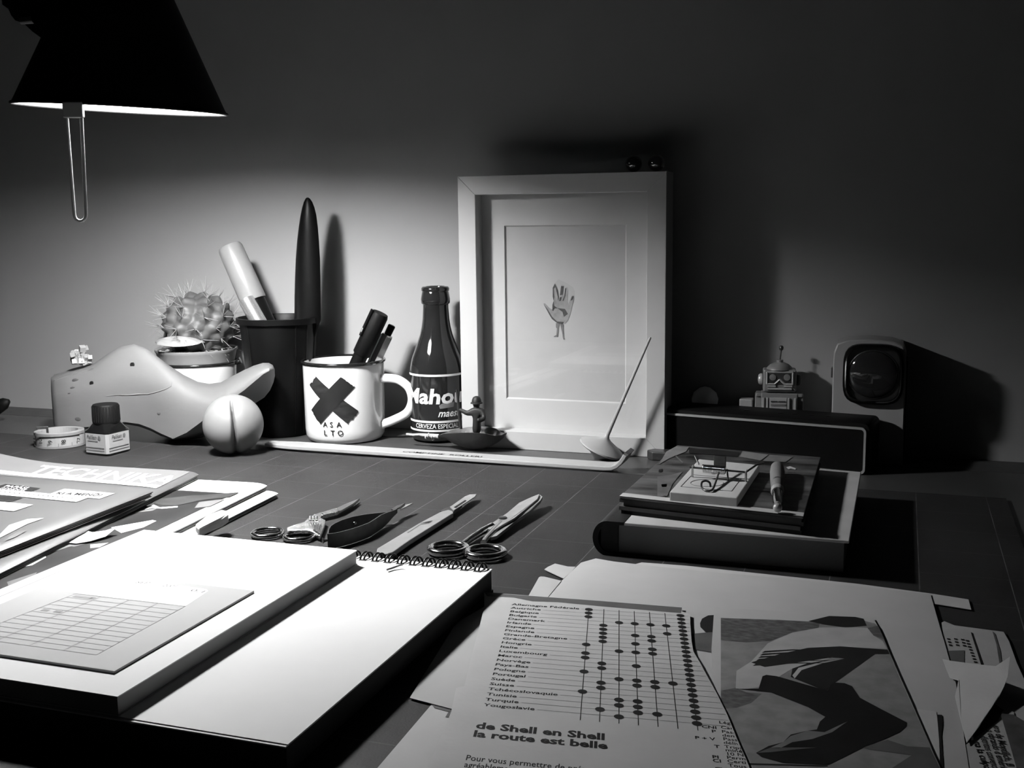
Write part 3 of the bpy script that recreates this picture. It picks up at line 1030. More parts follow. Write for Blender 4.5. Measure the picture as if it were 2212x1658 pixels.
# ================================================================== BALL WITH SLIT
gc = Vector((-0.581, 0.8716, 0.0277))
gphi = math.atan2(-gc.y, -gc.x) + math.radians(1)
V, F = ball((0, 0, 0), 1.0, 220, 60)
W_ = []
for p in V:
    a_ = math.atan2(p.y, p.x) - gphi
    a_ = (a_ + PI) % (2 * PI) - PI
    ch = math.sqrt(p.x * p.x + p.y * p.y)
    wz = max(0, 1 - abs(p.z + 0.08) ** 4 * 1.0)
    s_a = a_ * ch + 0.05 * p.z          # distance along the surface from the slit
    wd_ = 0.040 + 0.045 * max(0, 0.4 - p.z)
    g1 = math.exp(-(s_a / wd_) ** 2) * 0.30
    g2 = math.exp(-((s_a - 0.12) / 0.14) ** 2) * 0.028 if s_a > -0.02 else 0
    k = 1 - (g1 + g2) * wz if abs(a_) < 1.2 else 1
    r = 0.0276 * k
    W_.append(gc + p * r)
solo('slit_ball', (W_, F), BALLM, 'smooth white ball with a vertical slit in front of the shoe last', 'ball', smooth=75)

# ================================================================== INK BOTTLE
f0 = at(234, 986)
vd = Vector((f0.x, f0.y, 0)).normalized()
ia = math.radians(48)
sd_ = 0.0300
vr = Vector((vd.y, -vd.x, 0))
ex = (vr * math.cos(math.radians(44)) + vd * math.sin(math.radians(44)))
ey = Vector((-ex.y, ex.x, 0))
ic = f0 + (ex + ey) * sd_ / 2
ib = thing('ink_bottle', 'small square ink bottle with black cap and white label beside tape', 'bottle', ic)


def sq(h, z, ch):
    c2 = h - ch
    return [ic + ex * x + ey * y + UP * z for x, y in ((-c2, -h), (c2, -h), (h, -c2), (h, c2), (c2, h), (-c2, h), (-h, c2), (-h, -c2))]


h = sd_ / 2
gb = part('glass_body', loft([sq(h - 0.001, 0, 0.003), sq(h, 0.0012, 0.0022), sq(h, 0.0215, 0.0022), sq(h - 0.0015, 0.0240, 0.004), sq(0.0115, 0.0285, 0.005), sq(0.0100, 0.030, 0.0045)]), INKGLASS, ib, smooth=30)
cpv = lathe([(0.0105, 0.0285), (0.0122, 0.0287), (0.0124, 0.030), (0.0121, 0.0450), (0.0112, 0.0462), (0, 0.0462)], 40, T(ic.x, ic.y, 0))
icap = part('cap', cpv, BLACKM, ib, smooth=40)
for k in range(30):
    aa = 2 * PI * k / 30
    part('cap_ridge', tube([(ic.x + 0.01235 * math.cos(aa), ic.y + 0.01235 * math.sin(aa), 0.0305), (ic.x + 0.0121 * math.cos(aa), ic.y + 0.0121 * math.sin(aa), 0.0445)], 0.0005, 4), BLACKM, icap)
e_ = 0.0003
lab = [ic - ex * (h + e_) + ey * (h - 0.003), ic - ex * (h + e_) - ey * (h - 0.0020), ic - ex * (h - 0.0020) - ey * (h + e_), ic + ex * (h - 0.003) - ey * (h + e_)]
lv_, lf_ = [], []
for q in lab:
    lv_ += [q + UP * 0.0022, q + UP * 0.0205]
for i in range(3):
    lf_.append((2 * i, 2 * i + 2, 2 * i + 3, 2 * i + 1))
il = part('paper_label', (lv_, lf_), LABELP, ib)
for org, dx in ((ic - ex * (h + e_ * 2) + ey * (h - 0.0050), -ey), (ic + ex * (-h + 0.0050) - ey * (h + e_ * 2), ex)):
    part('brand_lettering', flat(letters('Pelikan', 0.0050, bold=0.02, shear=0.25, width=0.0125), org + UP * 0.0155, dx, UP), INKG, il)
    part('emblem', flat(([(0.0018 * math.cos(2 * PI * i / 12), 0.0020 * math.sin(2 * PI * i / 12)) for i in range(12)], [tuple(range(12))]), org + UP * 0.0168 + dx * 0.0155, dx, UP), INKM, il)
    part('small_print', flat(([(0, 0), (0.0125, 0), (0.0125, 0.0008), (0, 0.0008)], [(0, 1, 2, 3)]), org + UP * 0.0132 + dx * 0.001, dx, UP), PAPERD, il)
    part('printed_stripe', flat(([(-0.004, 0), (0.021, 0), (0.021, 0.0007), (-0.004, 0.0007)], [(0, 1, 2, 3)]), org + UP * 0.0070, dx, UP), INKG, il)
    part('printed_stripe', flat(([(-0.004, 0), (0.021, 0), (0.021, 0.0006), (-0.004, 0.0006)], [(0, 1, 2, 3)]), org + UP * 0.0046, dx, UP), INKG, il)

# ================================================================== TAPE MEASURE
tcn = at(131, 966)
tcn = tcn + Vector((tcn.x, tcn.y, 0)).normalized() * 0.012
tm = thing('measuring_tape', 'rolled white cloth measuring tape with numbers beside the ink bottle', 'measuring tape', tcn)
TR, TH = 0.0228, 0.0150


def sp_pt(a_):
    r = TR - 0.00045 * a_ / (2 * PI) * 2.2
    return tcn + RIGHT * r * math.cos(a_) + FWD * r * 0.92 * math.sin(a_)


pts = [sp_pt(2 * PI * 6 * i / 240 - 0.3) for i in range(241)]
tb_ = part('tape_coil', ribbon([p + UP * 0.0003 for p in pts], [p + UP * TH for p in pts], 0.0005), TAPEM, tm)
fr_pts = [tcn + RIGHT * (TR + 0.0006) * math.cos(a_) + FWD * (TR * 0.92 + 0.0006) * math.sin(a_) for a_ in [-PI + PI * i / 40 for i in range(41)]]
for z0, z1 in ((0.0006, 0.0026), (TH - 0.0026, TH - 0.0002)):
    part('tape_border', ribbon([p + UP * z0 for p in fr_pts], [p + UP * z1 for p in fr_pts], 0.0002), TAPEB, tb_)
for s, px in (('11', 93), ('10', 114), ('9', 138), ('8', 164), ('7', 184)):
    u = (px - 131) / 55.0
    u = max(-0.96, min(0.96, u))
    a_ = -math.acos(u)
    q = tcn + RIGHT * (TR + 0.0010) * math.cos(a_) + FWD * (TR * 0.92 + 0.0010) * math.sin(a_)
    tg = (RIGHT * -math.sin(a_) + FWD * 0.92 * math.cos(a_)).normalized()
    vf = letters(s, 0.0056, bold=0.02, align='CENTER')
    part('tape_number', flat(vf, q + UP * 0.0078 + tg * -0.0016, UP, -tg), INK, tb_)
    part('tape_tick', flat(([(-0.0002, 0), (0.0002, 0), (0.0002, 0.003), (-0.0002, 0.003)], [(0, 1, 2, 3)]), q + UP * 0.0028 + tg * 0.004, tg, UP), INKM, tb_)
q = tcn - RIGHT * 0.019 + FWD * 0.006
part('metal_tab', xf(box(-0.0055, 0.0055, -0.0005, 0.0005, 0.006, TH + 0.0028), basis(q, (RIGHT + FWD * 0.3).normalized(), (FWD - RIGHT * 0.3).normalized(), UP)), DSTEEL, tm, bevel=0.0004, label='dark metal end tab')

# ================================================================== WOODEN STRIP WITH BENT END
wa, wb_ = at(566, 958, 0.004), at(1318, 1008, 0.004)
wdir = (wb_ - wa); wdir.z = 0
wl = wdir.length
wdir.normalize()
wn = Vector((-wdir.y, wdir.x, 0))
wst = thing('wooden_strip', 'long pale wooden strip with upturned end lying before mug and frame', 'back scratcher', (wa + wb_) / 2 - UP * 0.004)
pth = [(0, 0.002)] + [(wl * i / 12, 0.002) for i in range(1, 12)] + [(wl - 0.006, 0.002), (wl + 0.0005, 0.0025), (wl + 0.005, 0.0045), (wl + 0.0085, 0.0078), (wl + 0.0112, 0.0118), (wl + 0.0128, 0.0148)]
rings = []
for i, (s, z) in enumerate(pth):
    s0, z0 = pth[max(0, i - 1)]
    s1, z1 = pth[min(len(pth) - 1, i + 1)]
    t_ = Vector((s1 - s0, z1 - z0)).normalized()
    nx, nz = -t_.y * 0.00185, t_.x * 0.00185
    wid = 0.0205 if i > 0 else 0.013
    base = wa + wdir * s
    base.z = z
    y0, y1 = (0.0, wid) if i > 0 else (0.004, 0.017)
    rings.append([base + wdir * nx + UP * nz + wn * y0, base + wdir * nx + UP * nz + wn * y1, base - wdir * nx - UP * nz + wn * y1, base - wdir * nx - UP * nz + wn * y0])
wbod = part('strip_body', loft(rings), WOODL, wst, bevel=0.0007)
part('dark_end', loft([[p + wdir * 0.0002 for p in rings[-1]], [p + wdir * 0.0016 + UP * 0.0016 for p in rings[-1]]]), INKG, wst, label='dark end face')  # end face given a darker tone than the strip
lo_ = at(868, 976, 0.0041)
part('lettering', flat(letters('COMPTINE  ROLLER!', 0.0062, bold=0.008, width=(at(1046, 983, 0.004) - lo_).length), lo_ + UP * 0.0002, wdir, wn), INK, wbod)
lo_ = at(600, 953.5, 0.0041)
part('lettering', flat(letters('____ ____', 0.004, width=0.03), lo_ + UP * 0.0002, wdir, wn), INKM, wbod)

# ================================================================== SPINNING TOP
ax_t, ax_b = up_at(1405, 728, 0.953), up_at(1309, 946, 0.953)
au = (ax_t - ax_b).normalized()
tpc = ax_b - au * 0.0105
M = axis_m(tpc, ax_t)
ln = (ax_t - tpc).length
spt = thing('spinning_top', 'pale wooden spinning top with long thin stem leaning in front of the frame', 'spinning top', (tpc.x, tpc.y, DZ))
part('top_body', lathe([(0, -0.0125), (0.0016, -0.012), (0.012, -0.0035), (0.0195, -0.0012), (0.0210, 0.0), (0.0208, 0.0012), (0.0165, 0.0038), (0.0105, 0.0068), (0.0055, 0.0092), (0.0028, 0.0115), (0.0020, 0.014)], 48, M), WOODL, spt, smooth=35)
part('stem', lathe([(0.0021, 0.012), (0.0017, 0.03), (0.0013, ln * 0.7), (0.0011, ln - 0.002), (0.0008, ln), (0, ln)], 16, M), WOODL, spt, smooth=40)

# ================================================================== POD BOAT WITH FIGURINE
by_ = 0.955
bst = [(944, 946, 941, .001), (952, 946, 938, .004), (966, 950, 933, .009), (985, 962, 930, .014), (1005, 970, 928, .0165), (1025, 973, 927, .0175), (1045, 972, 928, .0165),
       (1062, 966, 931, .0135), (1076, 957, 937, .009), (1087, 947, 937, .0045), (1094, 938, 934.5, .001)]
rings = []
for px, b_, t_, hw in bst:
    pb_, pt_ = up_at(px, b_, by_ - hw * 0.5), up_at(px, t_, by_)
    zb, ztp = max(pb_.z, 0.0 + DZ + 0.0003), pt_.z
    ring = []
    for j in range(16):
        u = -1 + 2 * j / 15
        ring.append(Vector((pt_.x, by_ + u * hw, zb + (ztp - zb) * abs(u) ** 2.4)))
    for j in range(15, -1, -1):
        u = -1 + 2 * j / 15
        zi = zb + 0.0016 + (ztp - zb - 0.0016) * abs(u) ** 2.4
        ring.append(Vector((pt_.x, by_ + u * hw * 0.9, max(zi, zb + 0.45 * (ztp - zb)))))
    rings.append(ring)
pod = thing('pod_boat', 'dark dry seed pod shaped like a boat, with twine stem, beside the bottle', 'seed pod', ((-0.38), by_, DZ))
part('pod_shell', loft(rings), POD, pod, smooth=50)
sp_ = [up_at(x, y, by_) for x, y in ((948, 942), (938, 941), (925, 940), (912, 939), (905, 938), (892, 939), (878, 937.5))]
part('twine', tube(sp_, [0.0022, 0.0020, 0.0018, 0.0016, 0.0012, 0.0013, 0.0012], 10), TWINE, pod, smooth=80)
for x, y in ((934, 942), (926, 940), (921, 943)):
    q = up_at(x, y, by_)
    part('knot', torus(q, 0.0017, 0.0009, (0, 1, 0), (0, 0, 1), 12, 6), TWINE, pod, smooth=80)
q = up_at(935, 949, by_)
part('hanging_bead', ball(q, 0.0012, 14, 8), CHROME, pod, smooth=80)

# toy figure: one continuous skin-grown body, facing the left
fg = thing('toy_figurine', 'small dark toy figure in helmet holding a pole, standing in the seed pod', 'figurine', (up_at(1030, 925, by_).x, by_, 0.010))


def P_(px, py, dy=0.0):
    return up_at(px, py, by_ + dy)


sk_v = [P_(1029, 930), P_(1030, 915), P_(1031, 900), P_(1031, 888), P_(1030, 880), P_(1029, 872), P_(1029, 865),
        P_(1019, 888, -0.002), P_(1010, 893, -0.003), P_(997, 886, -0.003), P_(991, 884, -0.003),
        P_(1042, 889, -0.001), P_(1047, 902, -0.003), P_(1036, 908, -0.007), P_(1030, 906, -0.009),
        P_(1025, 938, -0.002), P_(1034, 938, 0.002)]
sk_e = [(0, 1), (1, 2), (2, 3), (3, 4), (4, 5), (5, 6), (3, 7), (7, 8), (8, 9), (9, 10), (3, 11), (11, 12), (12, 13), (13, 14), (0, 15), (0, 16)]
sk_r = [.0046, .0040, .0044, .0048, .0021, .0030, .0032, .0026, .0020, .0015, .0016, .0028, .0024, .0018, .0016, .0022, .0022]
me = bpy.data.meshes.new('figure_body')
me.from_pydata([tuple(v) for v in sk_v], sk_e, [])
fo = bpy.data.objects.new('figure_body', me)
C.objects.link(fo)
md = fo.modifiers.new('skin', 'SKIN')
md.use_smooth_shade = True
if not me.skin_vertices:
    bpy.context.view_layer.objects.active = fo
for i, sv in enumerate(me.skin_vertices[0].data if me.skin_vertices else []):
    sv.radius = (sk_r[i] * 1.28, sk_r[i] * 1.28 * (0.8 if i in (0, 1, 2, 3) else 1))
    sv.use_root = (i == 0)
sb = fo.modifiers.new('sub', 'SUBSURF')
sb.levels = 2
sb.render_levels = 2
bpy.context.view_layer.update()
ev = fo.evaluated_get(bpy.context.evaluated_depsgraph_get())
bm_me = bpy.data.meshes.new_from_object(ev)
fv = ([v.co.copy() for v in bm_me.vertices], [tuple(p.vertices) for p in bm_me.polygons])
bpy.data.objects.remove(fo)
bpy.data.meshes.remove(bm_me)
part('figure_body', fv, TOY, fg, smooth=80)
hq = P_(1029.5, 869)
part('helmet', lathe([(0.0058, -0.0008), (0.0056, 0.0002), (0.0046, 0.0006), (0.0044, 0.0026), (0.0032, 0.0050), (0.0014, 0.0060), (0, 0.0061)], 20, T(hq.x, hq.y, hq.z)), TOY, fg, smooth=50)
part('pole', tube([P_(987, 841, -0.003), P_(990, 870, -0.003), P_(993, 900, -0.003), P_(996, 926, -0.003)], [0.0012, 0.0013, 0.0018, 0.0013], 10), TOY, fg, smooth=60)

# ================================================================== SPEAKER
s0, s1 = at(1430, 984, DZ), at(1868, 1026, DZ)
sx_ = (s1 - s0); sx_.z = 0
sw = sx_.length
sx_.normalize()
sy_ = Vector((-sx_.y, sx_.x, 0))
SM = basis(s0, sx_, sy_, UP)
spk = thing('speaker', 'long black portable speaker with grey trim line behind the books', 'speaker', s0 + sx_ * sw / 2 + sy_ * 0.025)
hsp = 0.0400


def rrect(w0, w1, h0, h1, r, y, n=5):
    out = []
    for cx2, cz2, a0 in ((w1 - r, h1 - r, 0), (w0 + r, h1 - r, PI / 2), (w0 + r, h0 + r, PI), (w1 - r, h0 + r, 1.5 * PI)):
        for i in range(n + 1):
            a_ = a0 + PI / 2 * i / n
            out.append(Vector((cx2 + r * math.cos(a_), y, cz2 + r * math.sin(a_))))
    return out


part('speaker_body', xf(loft([rrect(-0.001, sw + 0.002, 0.0, hsp + 0.003, 0.005, 0.0015), rrect(-0.002, sw + 0.003, 0.0, hsp + 0.004, 0.005, 0.006), rrect(-0.002, sw + 0.003, 0.0, hsp + 0.004, 0.005, 0.041), rrect(0.0, sw, 0.0, hsp + 0.002, 0.005, 0.045)]), SM), BLACKM, spk, smooth=40)
rr0, rr1 = rrect(0, sw, 0.0005, hsp, 0.004, 0), rrect(0.0018, sw - 0.0018, 0.0023, hsp - 0.0018, 0.0028, 0)
n_ = len(rr0)
tv = [p + Vector((0, -0.0005, 0)) for p in rr0] + [p + Vector((0, -0.0005, 0)) for p in rr1] + [p + Vector((0, 0.0015, 0)) for p in rr0] + [p + Vector((0, 0.0015, 0)) for p in rr1]
tf = []
for i in range(n_):
    j = (i + 1) % n_
    tf += [(i, j, n_ + j, n_ + i), (i, 2 * n_ + i, 2 * n_ + j, j), (n_ + i, n_ + j, 3 * n_ + j, 3 * n_ + i)]
part('trim_line', xf((tv, tf), SM), TRIM, spk)
part('grille', xf(box(0.0018, sw - 0.0018, 0.0006, 0.0014, 0.0023, hsp - 0.0018), SM), mat('grille_black', 0.004, 0.9, var=0.3, scale=900, spec=0.05), spk)
for u in (0.40, 0.57, 0.64, 0.72, 0.80):
    part('button', xf(lathe([(0.0030, 0), (0.0030, 0.0006), (0.0024, 0.0009), (0, 0.0009)], 16, T(sw * u, 0.02, hsp + 0.0035)), SM), BLACKG, spk, smooth=40)

# ================================================================== THINGS BEHIND THE SPEAKER
RY = 1.010
rc = up_at(1684, 850, RY)
rx, rz = rc.x, 0
kx = 1 / 24.5 / 100


def rzp(py):
    return up_at(1684, py, RY).z


rb = thing('tin_robot', 'grey tin toy robot with antenna and square eyes behind the speaker', 'toy robot', (rx, RY + 0.012, DZ))
RX = Matrix.Rotation(math.radians(8), 4, 'Z')
RM_ = T(rx, RY, 0) @ RX


def rbox(name, x0, x1, y0, y1, z0, z1, m, par=rb, bev=0.0008):
    return part(name, xf(box(x0, x1, y0, y1, z0, z1), RM_), m, par, bevel=bev)


for s in (-1, 1):
    rbox('leg', s * 0.009 - 0.006, s * 0.009 + 0.006, 0.004, 0.018, DZ + 0.006, 0.026, TIN)
    rbox('foot', s * 0.009 - 0.0075, s * 0.009 + 0.0075, -0.004, 0.022, DZ, DZ + 0.007, TINB)
    rbox('arm', s * 0.0185 - 0.0028, s * 0.0185 + 0.0028, 0.004, 0.016, 0.026, rzp(853), TIN)
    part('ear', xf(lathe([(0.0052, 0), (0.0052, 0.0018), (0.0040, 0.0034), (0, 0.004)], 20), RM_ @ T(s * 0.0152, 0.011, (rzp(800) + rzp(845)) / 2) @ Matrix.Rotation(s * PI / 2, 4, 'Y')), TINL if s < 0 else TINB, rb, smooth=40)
body = rbox('body', -0.0160, 0.0160, 0.002, 0.020, 0.024, rzp(850), TIN)
zb1 = rzp(850)
rbox('shoulder_bar', -0.0205, 0.0205, 0.0025, 0.0185, zb1 - 0.0035, zb1 - 0.0003, TIN)
for x0 in (-0.0150, -0.0115, 0.0072, 0.0130):
    rbox('chest_bar', x0, x0 + 0.0018, 0.0005, 0.003, 0.028, zb1 - 0.004, TINL, body, 0.0003)
rbox('chest_panel', -0.0088, 0.0066, 0.001, 0.003, 0.028, zb1 - 0.004, TINL, body, 0.0003)
rbox('chest_slot', -0.0075, -0.0018, 0.0004, 0.0012, zb1 - 0.0078, zb1 - 0.0068, TINB, body, 0.0)
rbox('chest_slot', -0.0006, 0.0054, 0.0004, 0.0012, zb1 - 0.0078, zb1 - 0.0068, TINB, body, 0.0)
rbox('chest_slot', -0.0075, 0.0054, 0.0004, 0.0012, zb1 - 0.0110, zb1 - 0.0092, TIN, body, 0.0)
hz0, hz1 = rzp(847), rzp(799)
rbox('neck', -0.010, 0.010, 0.005, 0.017, zb1 - 0.001, hz0 + 0.001, TIN)
head = rbox('head', -0.0145, 0.0145, 0.001, 0.020, hz0, hz1, TIN, bev=0.0014)
hh = hz1 - hz0
# raised mask frame with a nose notch and a mouth line
zlo, zhi = hz0 + hh * 0.36, hz0 + hh * 0.90
fy = -0.0002
for a_, b_ in (((-0.0112, zhi), (0.0112, zhi)), ((-0.0112, zlo), (-0.0112, zhi)), ((0.0112, zlo), (0.0112, zhi)), ((-0.0112, zlo), (-0.0045, zlo)), ((-0.0045, zlo), (0.0, zlo + 0.0042)), ((0.0, zlo + 0.0042), (0.0045, zlo)), ((0.0045, zlo), (0.0112, zlo)),
               ((-0.0105, hz0 + hh * 0.14), (0.0105, hz0 + hh * 0.14)), ((-0.0108, hz0 + hh * 0.26), (-0.0035, hz0 + hh * 0.26)), ((0.0035, hz0 + hh * 0.26), (0.0108, hz0 + hh * 0.26))):
    part('mask_frame', xf(tube([(a_[0], fy + 0.0008, a_[1]), (b_[0], fy + 0.0008, b_[1])], 0.0010, 6), RM_), TINL, head)
rbox('visor', -0.0105, 0.0105, 0.0004, 0.0012, zlo, zhi, TINB, head, 0.0)
for s in (-1, 1):
    part('eye', xf(lathe([(0.0030, 0), (0.0028, 0.0008), (0, 0.001)], 18), RM_ @ T(s * 0.0062, 0.0006, (zlo + zhi) / 2 + 0.0008) @ Matrix.Rotation(PI / 2, 4, 'X')), TIN, head, smooth=40)
part('dome', xf(lathe([(0.0118, 0), (0.0112, 0.0015), (0.0085, 0.0042), (0.0045, 0.0060), (0.0030, 0.0064), (0.0030, 0.0085), (0, 0.0085)], 28, T(0, 0.0105, hz1 - 0.0004)), RM_), TIN, head, smooth=40)
an = part('antenna', xf(tube([(0, 0.0105, hz1 + 0.007), (0.001, 0.0105, rzp(758))], 0.0006, 8), RM_), DSTEEL, rb)
part('antenna_tip', xf(lathe([(0.0012, 0), (0.0019, 0.001), (0.0020, 0.003), (0.0012, 0.0042), (0, 0.0044)], 16, T(0.001, 0.0105, rzp(759))), RM_), DSTEEL, an, smooth=50)

# pocket torch
TY = 0.9985
ta, tb2 = up_at(1797, 880, TY), up_at(1962, 880, TY)
tx0, tx1 = up_at(1797, 860, TY).x, up_at(1950, 860, TY).x + 0.002
ttop = up_at(1880, 733, TY).z
tc_ = (tx0 + tx1) / 2
thw = (tx1 - tx0) / 2
torch = thing('pocket_torch', 'boxy pale pocket torch with big square lens, standing at the right', 'torch', (tc_, TY + 0.022, DZ))


def tring(y, hw, top, inset=0.0):
    z0 = DZ
    pts_ = [(-hw, z0), (hw, z0), (hw, top - 0.022), (hw * 0.985, top - 0.012), (hw * 0.90, top - 0.0045), (hw * 0.6, top - 0.0012), (0, top), (-hw * 0.6, top - 0.0012), (-hw * 0.90, top - 0.0045), (-hw * 0.985, top - 0.012), (-hw, top - 0.022)]
    return [Vector((tc_ + p[0], y, p[1])) for p in pts_]


tbd = part('torch_body', loft([tring(TY + 0.001, thw - 0.001, ttop - 0.001), tring(TY + 0.002, thw, ttop), tring(TY + 0.038, thw, ttop), tring(TY + 0.040, thw - 0.002, ttop - 0.002)]), TORCH, torch, smooth=35)
part('dark_flank', box(tx1 - 0.0006, tx1 + 0.0012, TY + 0.002, TY + 0.038, DZ + 0.002, ttop - 0.018), BLACKM, torch, bevel=0.0005, label='black side panel')
lc = up_at(1886, 808, TY)
lw_, lh_ = 0.0230, 0.0240


def sqr(hw, hh_, y, pw=4.0, n=48):
    out = []
    for i in range(n):
        a_ = 2 * PI * i / n
        c_, s_2 = math.cos(a_), math.sin(a_)
        k = (abs(c_) ** pw + abs(s_2) ** pw) ** (-1 / pw)
        out.append(Vector((lc.x + hw * k * c_, y, lc.z + hh_ * k * s_2)))
    return out


lbz = part('lens_bezel', loft([sqr(lw_ + 0.0022, lh_ + 0.0024, TY + 0.001), sqr(lw_ + 0.0018, lh_ + 0.0020, TY - 0.004), sqr(lw_, lh_, TY - 0.0045), sqr(lw_ - 0.0004, lh_ - 0.0004, TY - 0.001)], cap=False), BLACKG, torch, smooth=50)
part('chrome_edge', loft([sqr(lw_ + 0.0002, lh_ + 0.0002, TY - 0.0048), sqr(lw_ - 0.0008, lh_ - 0.0008, TY - 0.0050), sqr(lw_ - 0.0012, lh_ - 0.0012, TY - 0.0040)], cap=False), CHROME, lbz, smooth=50)
rf = []
for i in range(10):
    u = i / 9
    rf.append([Vector((lc.x + (lw_ - 0.001) * (1 - u ** 1.3 * 0.9) * math.cos(2 * PI * j / 48), TY - 0.0005 + 0.010 * math.sin(u * PI / 2) * 0.0 + 0.0004 - 0.0, lc.z + (lh_ - 0.001) * (1 - u ** 1.3 * 0.9) * math.sin(2 * PI * j / 48))) for j in range(48)])
part('reflector_plate', (sqr(lw_ - 0.0004, lh_ - 0.0004, TY - 0.0012), [tuple(range(48))]), mat('lens_dark', 0.02, 0.3, var=0.3), lbz)
dv = []
for i in range(9):
    u = i / 8
    r_ = math.cos(u * PI / 2 * 0.98)
    dv.append([Vector((lc.x + 0.0205 * r_ * math.cos(2 * PI * j / 48), TY - 0.0014 - 0.0052 * math.sin(u * PI / 2), lc.z + 0.0208 * r_ * math.sin(2 * PI * j / 48))) for j in range(48)])
part('lens_dome', loft(dv), LENS, lbz, smooth=80, label='bulging glossy round lens')
part('lens_ring', torus((lc.x, TY - 0.0016, lc.z), 0.0208, 0.0006, (1, 0, 0), (0, 0, 1), 48, 6), DSTEEL, lbz)
part('switch', box(tx0 - 0.0022, tx0 + 0.001, TY + 0.012, TY + 0.022, ttop - 0.036, ttop - 0.027), DSTEEL, torch, bevel=0.0008)

# pale ornament and little block peeking over the speaker
oq = up_at(1522, 852, 1.028)
solo('pale_ornament', lathe([(0.010, 0), (0.012, 0.002), (0.009, 0.02), (0.008, 0.032), (0.0115, 0.040), (0.0125, 0.046), (0.0105, 0.052), (0.005, 0.0565), (0, 0.058)], 28, T(oq.x, 1.030, DZ)), mat('ornament_pale', 0.8, 0.3, var=0.05),
     'pale rounded ornament peeking over the speaker beside the frame', 'ornament', smooth=60)
cq = up_at(1611, 870, 1.015)
solo('little_block', xf(box(-0.006, 0.006, 0, 0.012, DZ, up_at(1611, 862, 1.015).z), T(cq.x, 1.015, 0)), PLASTG, 'small grey block just left of the tin robot', 'block', bevel=0.001)
# slim case by the frame corner
k0 = at(1397, 990, DZ)
solo('slim_case', prism([Vector((k0.x, k0.y, 0.0062)), Vector((k0.x + 0.006, k0.y - 0.0075, 0.0062)), Vector((k0.x + 0.06, k0.y - 0.006, 0.0062)), Vector((k0.x + 0.06, k0.y + 0.006, 0.0062)), Vector((k0.x + 0.006, k0.y + 0.0095, 0.0062))], 0.0082), DSTEEL,
     'slim dark case lying in front of the speaker by the frame corner', 'case', bevel=0.0012)

# ================================================================== BIG BOOK, PAINTED BOOK, MOUSETRAP, HAND TOOL
BX0, BX1, BY0, BY1, BH = -0.1745, -0.0238, 0.6655, 0.8545, 0.0222
bk = thing('thick_book', 'thick book with pale cover and dark rounded spine under the painted book', 'book', ((BX0 + BX1) / 2, (BY0 + BY1) / 2, 0))
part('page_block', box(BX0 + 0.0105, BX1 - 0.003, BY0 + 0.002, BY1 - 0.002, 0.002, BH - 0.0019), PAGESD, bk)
part('spine_lining', box(BX0 - 0.0008, BX0 + 0.0104, BY0 + 0.0008, BY1 - 0.0008, 0.0022, BH - 0.0021), BOOKD, bk)
part('front_cover', box(BX0 + 0.014, BX1, BY0, BY1, BH - 0.0019, BH), BOOKB, bk, bevel=0.0005)
part('back_cover', box(BX0 + 0.002, BX1, BY0, BY1, 0.0, 0.0020), BOOKD, bk, bevel=0.0005)
spr = []
for i in range(15):
    a_ = PI / 2 + PI * i / 14
    spr.append((BX0 + 0.0035 + 0.0095 * math.cos(a_), BH / 2 + (BH / 2 + 0.0003) * math.sin(a_)))
out_ = [(BX0 + 0.0145, BH + 0.0003)] + spr + [(BX0 + 0.0145, -0.0)]
inn = [(BX0 + 0.0145, 0.0019)] + [(BX0 + 0.0050 + 0.0075 * math.cos(PI * 1.5 - PI * i / 14), BH / 2 + (BH / 2 - 0.0020) * math.sin(PI * 1.5 - PI * i / 14)) for i in range(15)] + [(BX0 + 0.0145, BH - 0.0017)]
loop = out_ + inn
part('spine', loft([[Vector((x, BY0 - 0.0004, max(z, 0.0))) for x, z in loop], [Vector((x, BY1 + 0.0004, max(z, 0.0))) for x, z in loop]]), BOOKD, bk, smooth=50, label='dark cloth spine')

PZ0, PZ1 = BH + 0.0001, BH + 0.0118
cor = [at(x, y, PZ1) for x, y in ((1338, 1072), (1735, 1116), (1773, 987), (1463, 961))]
pbk = thing('painted_book', 'old booklet with dark painted cover lying on the thick book', 'book', (sum((c for c in cor), Vector()) / 4) * 1.0)
pbk.location.z = PZ0
ctr = sum((c for c in cor), Vector()) / 4


def inset(k, z, dx=0.0):
    return [Vector((ctr.x + (c.x - ctr.x) * k + dx, ctr.y + (c.y - ctr.y) * k, z)) for c in cor]


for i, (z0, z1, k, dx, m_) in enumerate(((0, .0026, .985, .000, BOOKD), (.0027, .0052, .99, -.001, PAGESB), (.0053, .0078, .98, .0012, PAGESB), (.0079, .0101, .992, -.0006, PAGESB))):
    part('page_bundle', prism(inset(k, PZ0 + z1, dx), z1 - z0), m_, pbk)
cv = part('painted_cover', prism(inset(1.0, PZ1), 0.0014), COVERP, pbk, bevel=0.0004)
E_ = 0.0004
part('pale_margin', ([c + UP * E_ for c in (cor[0], cor[1], at(1737, 1108, PZ1), at(1346, 1065, PZ1))], [(0, 1, 2, 3)]), BOOKB, cv)


def tp(x, y, h=0.0):
    """points of the mousetrap crop, at height h above the painted cover"""
    return at(1420 + x / 6.144, 960 + y / 6.144, PZ1 + h)


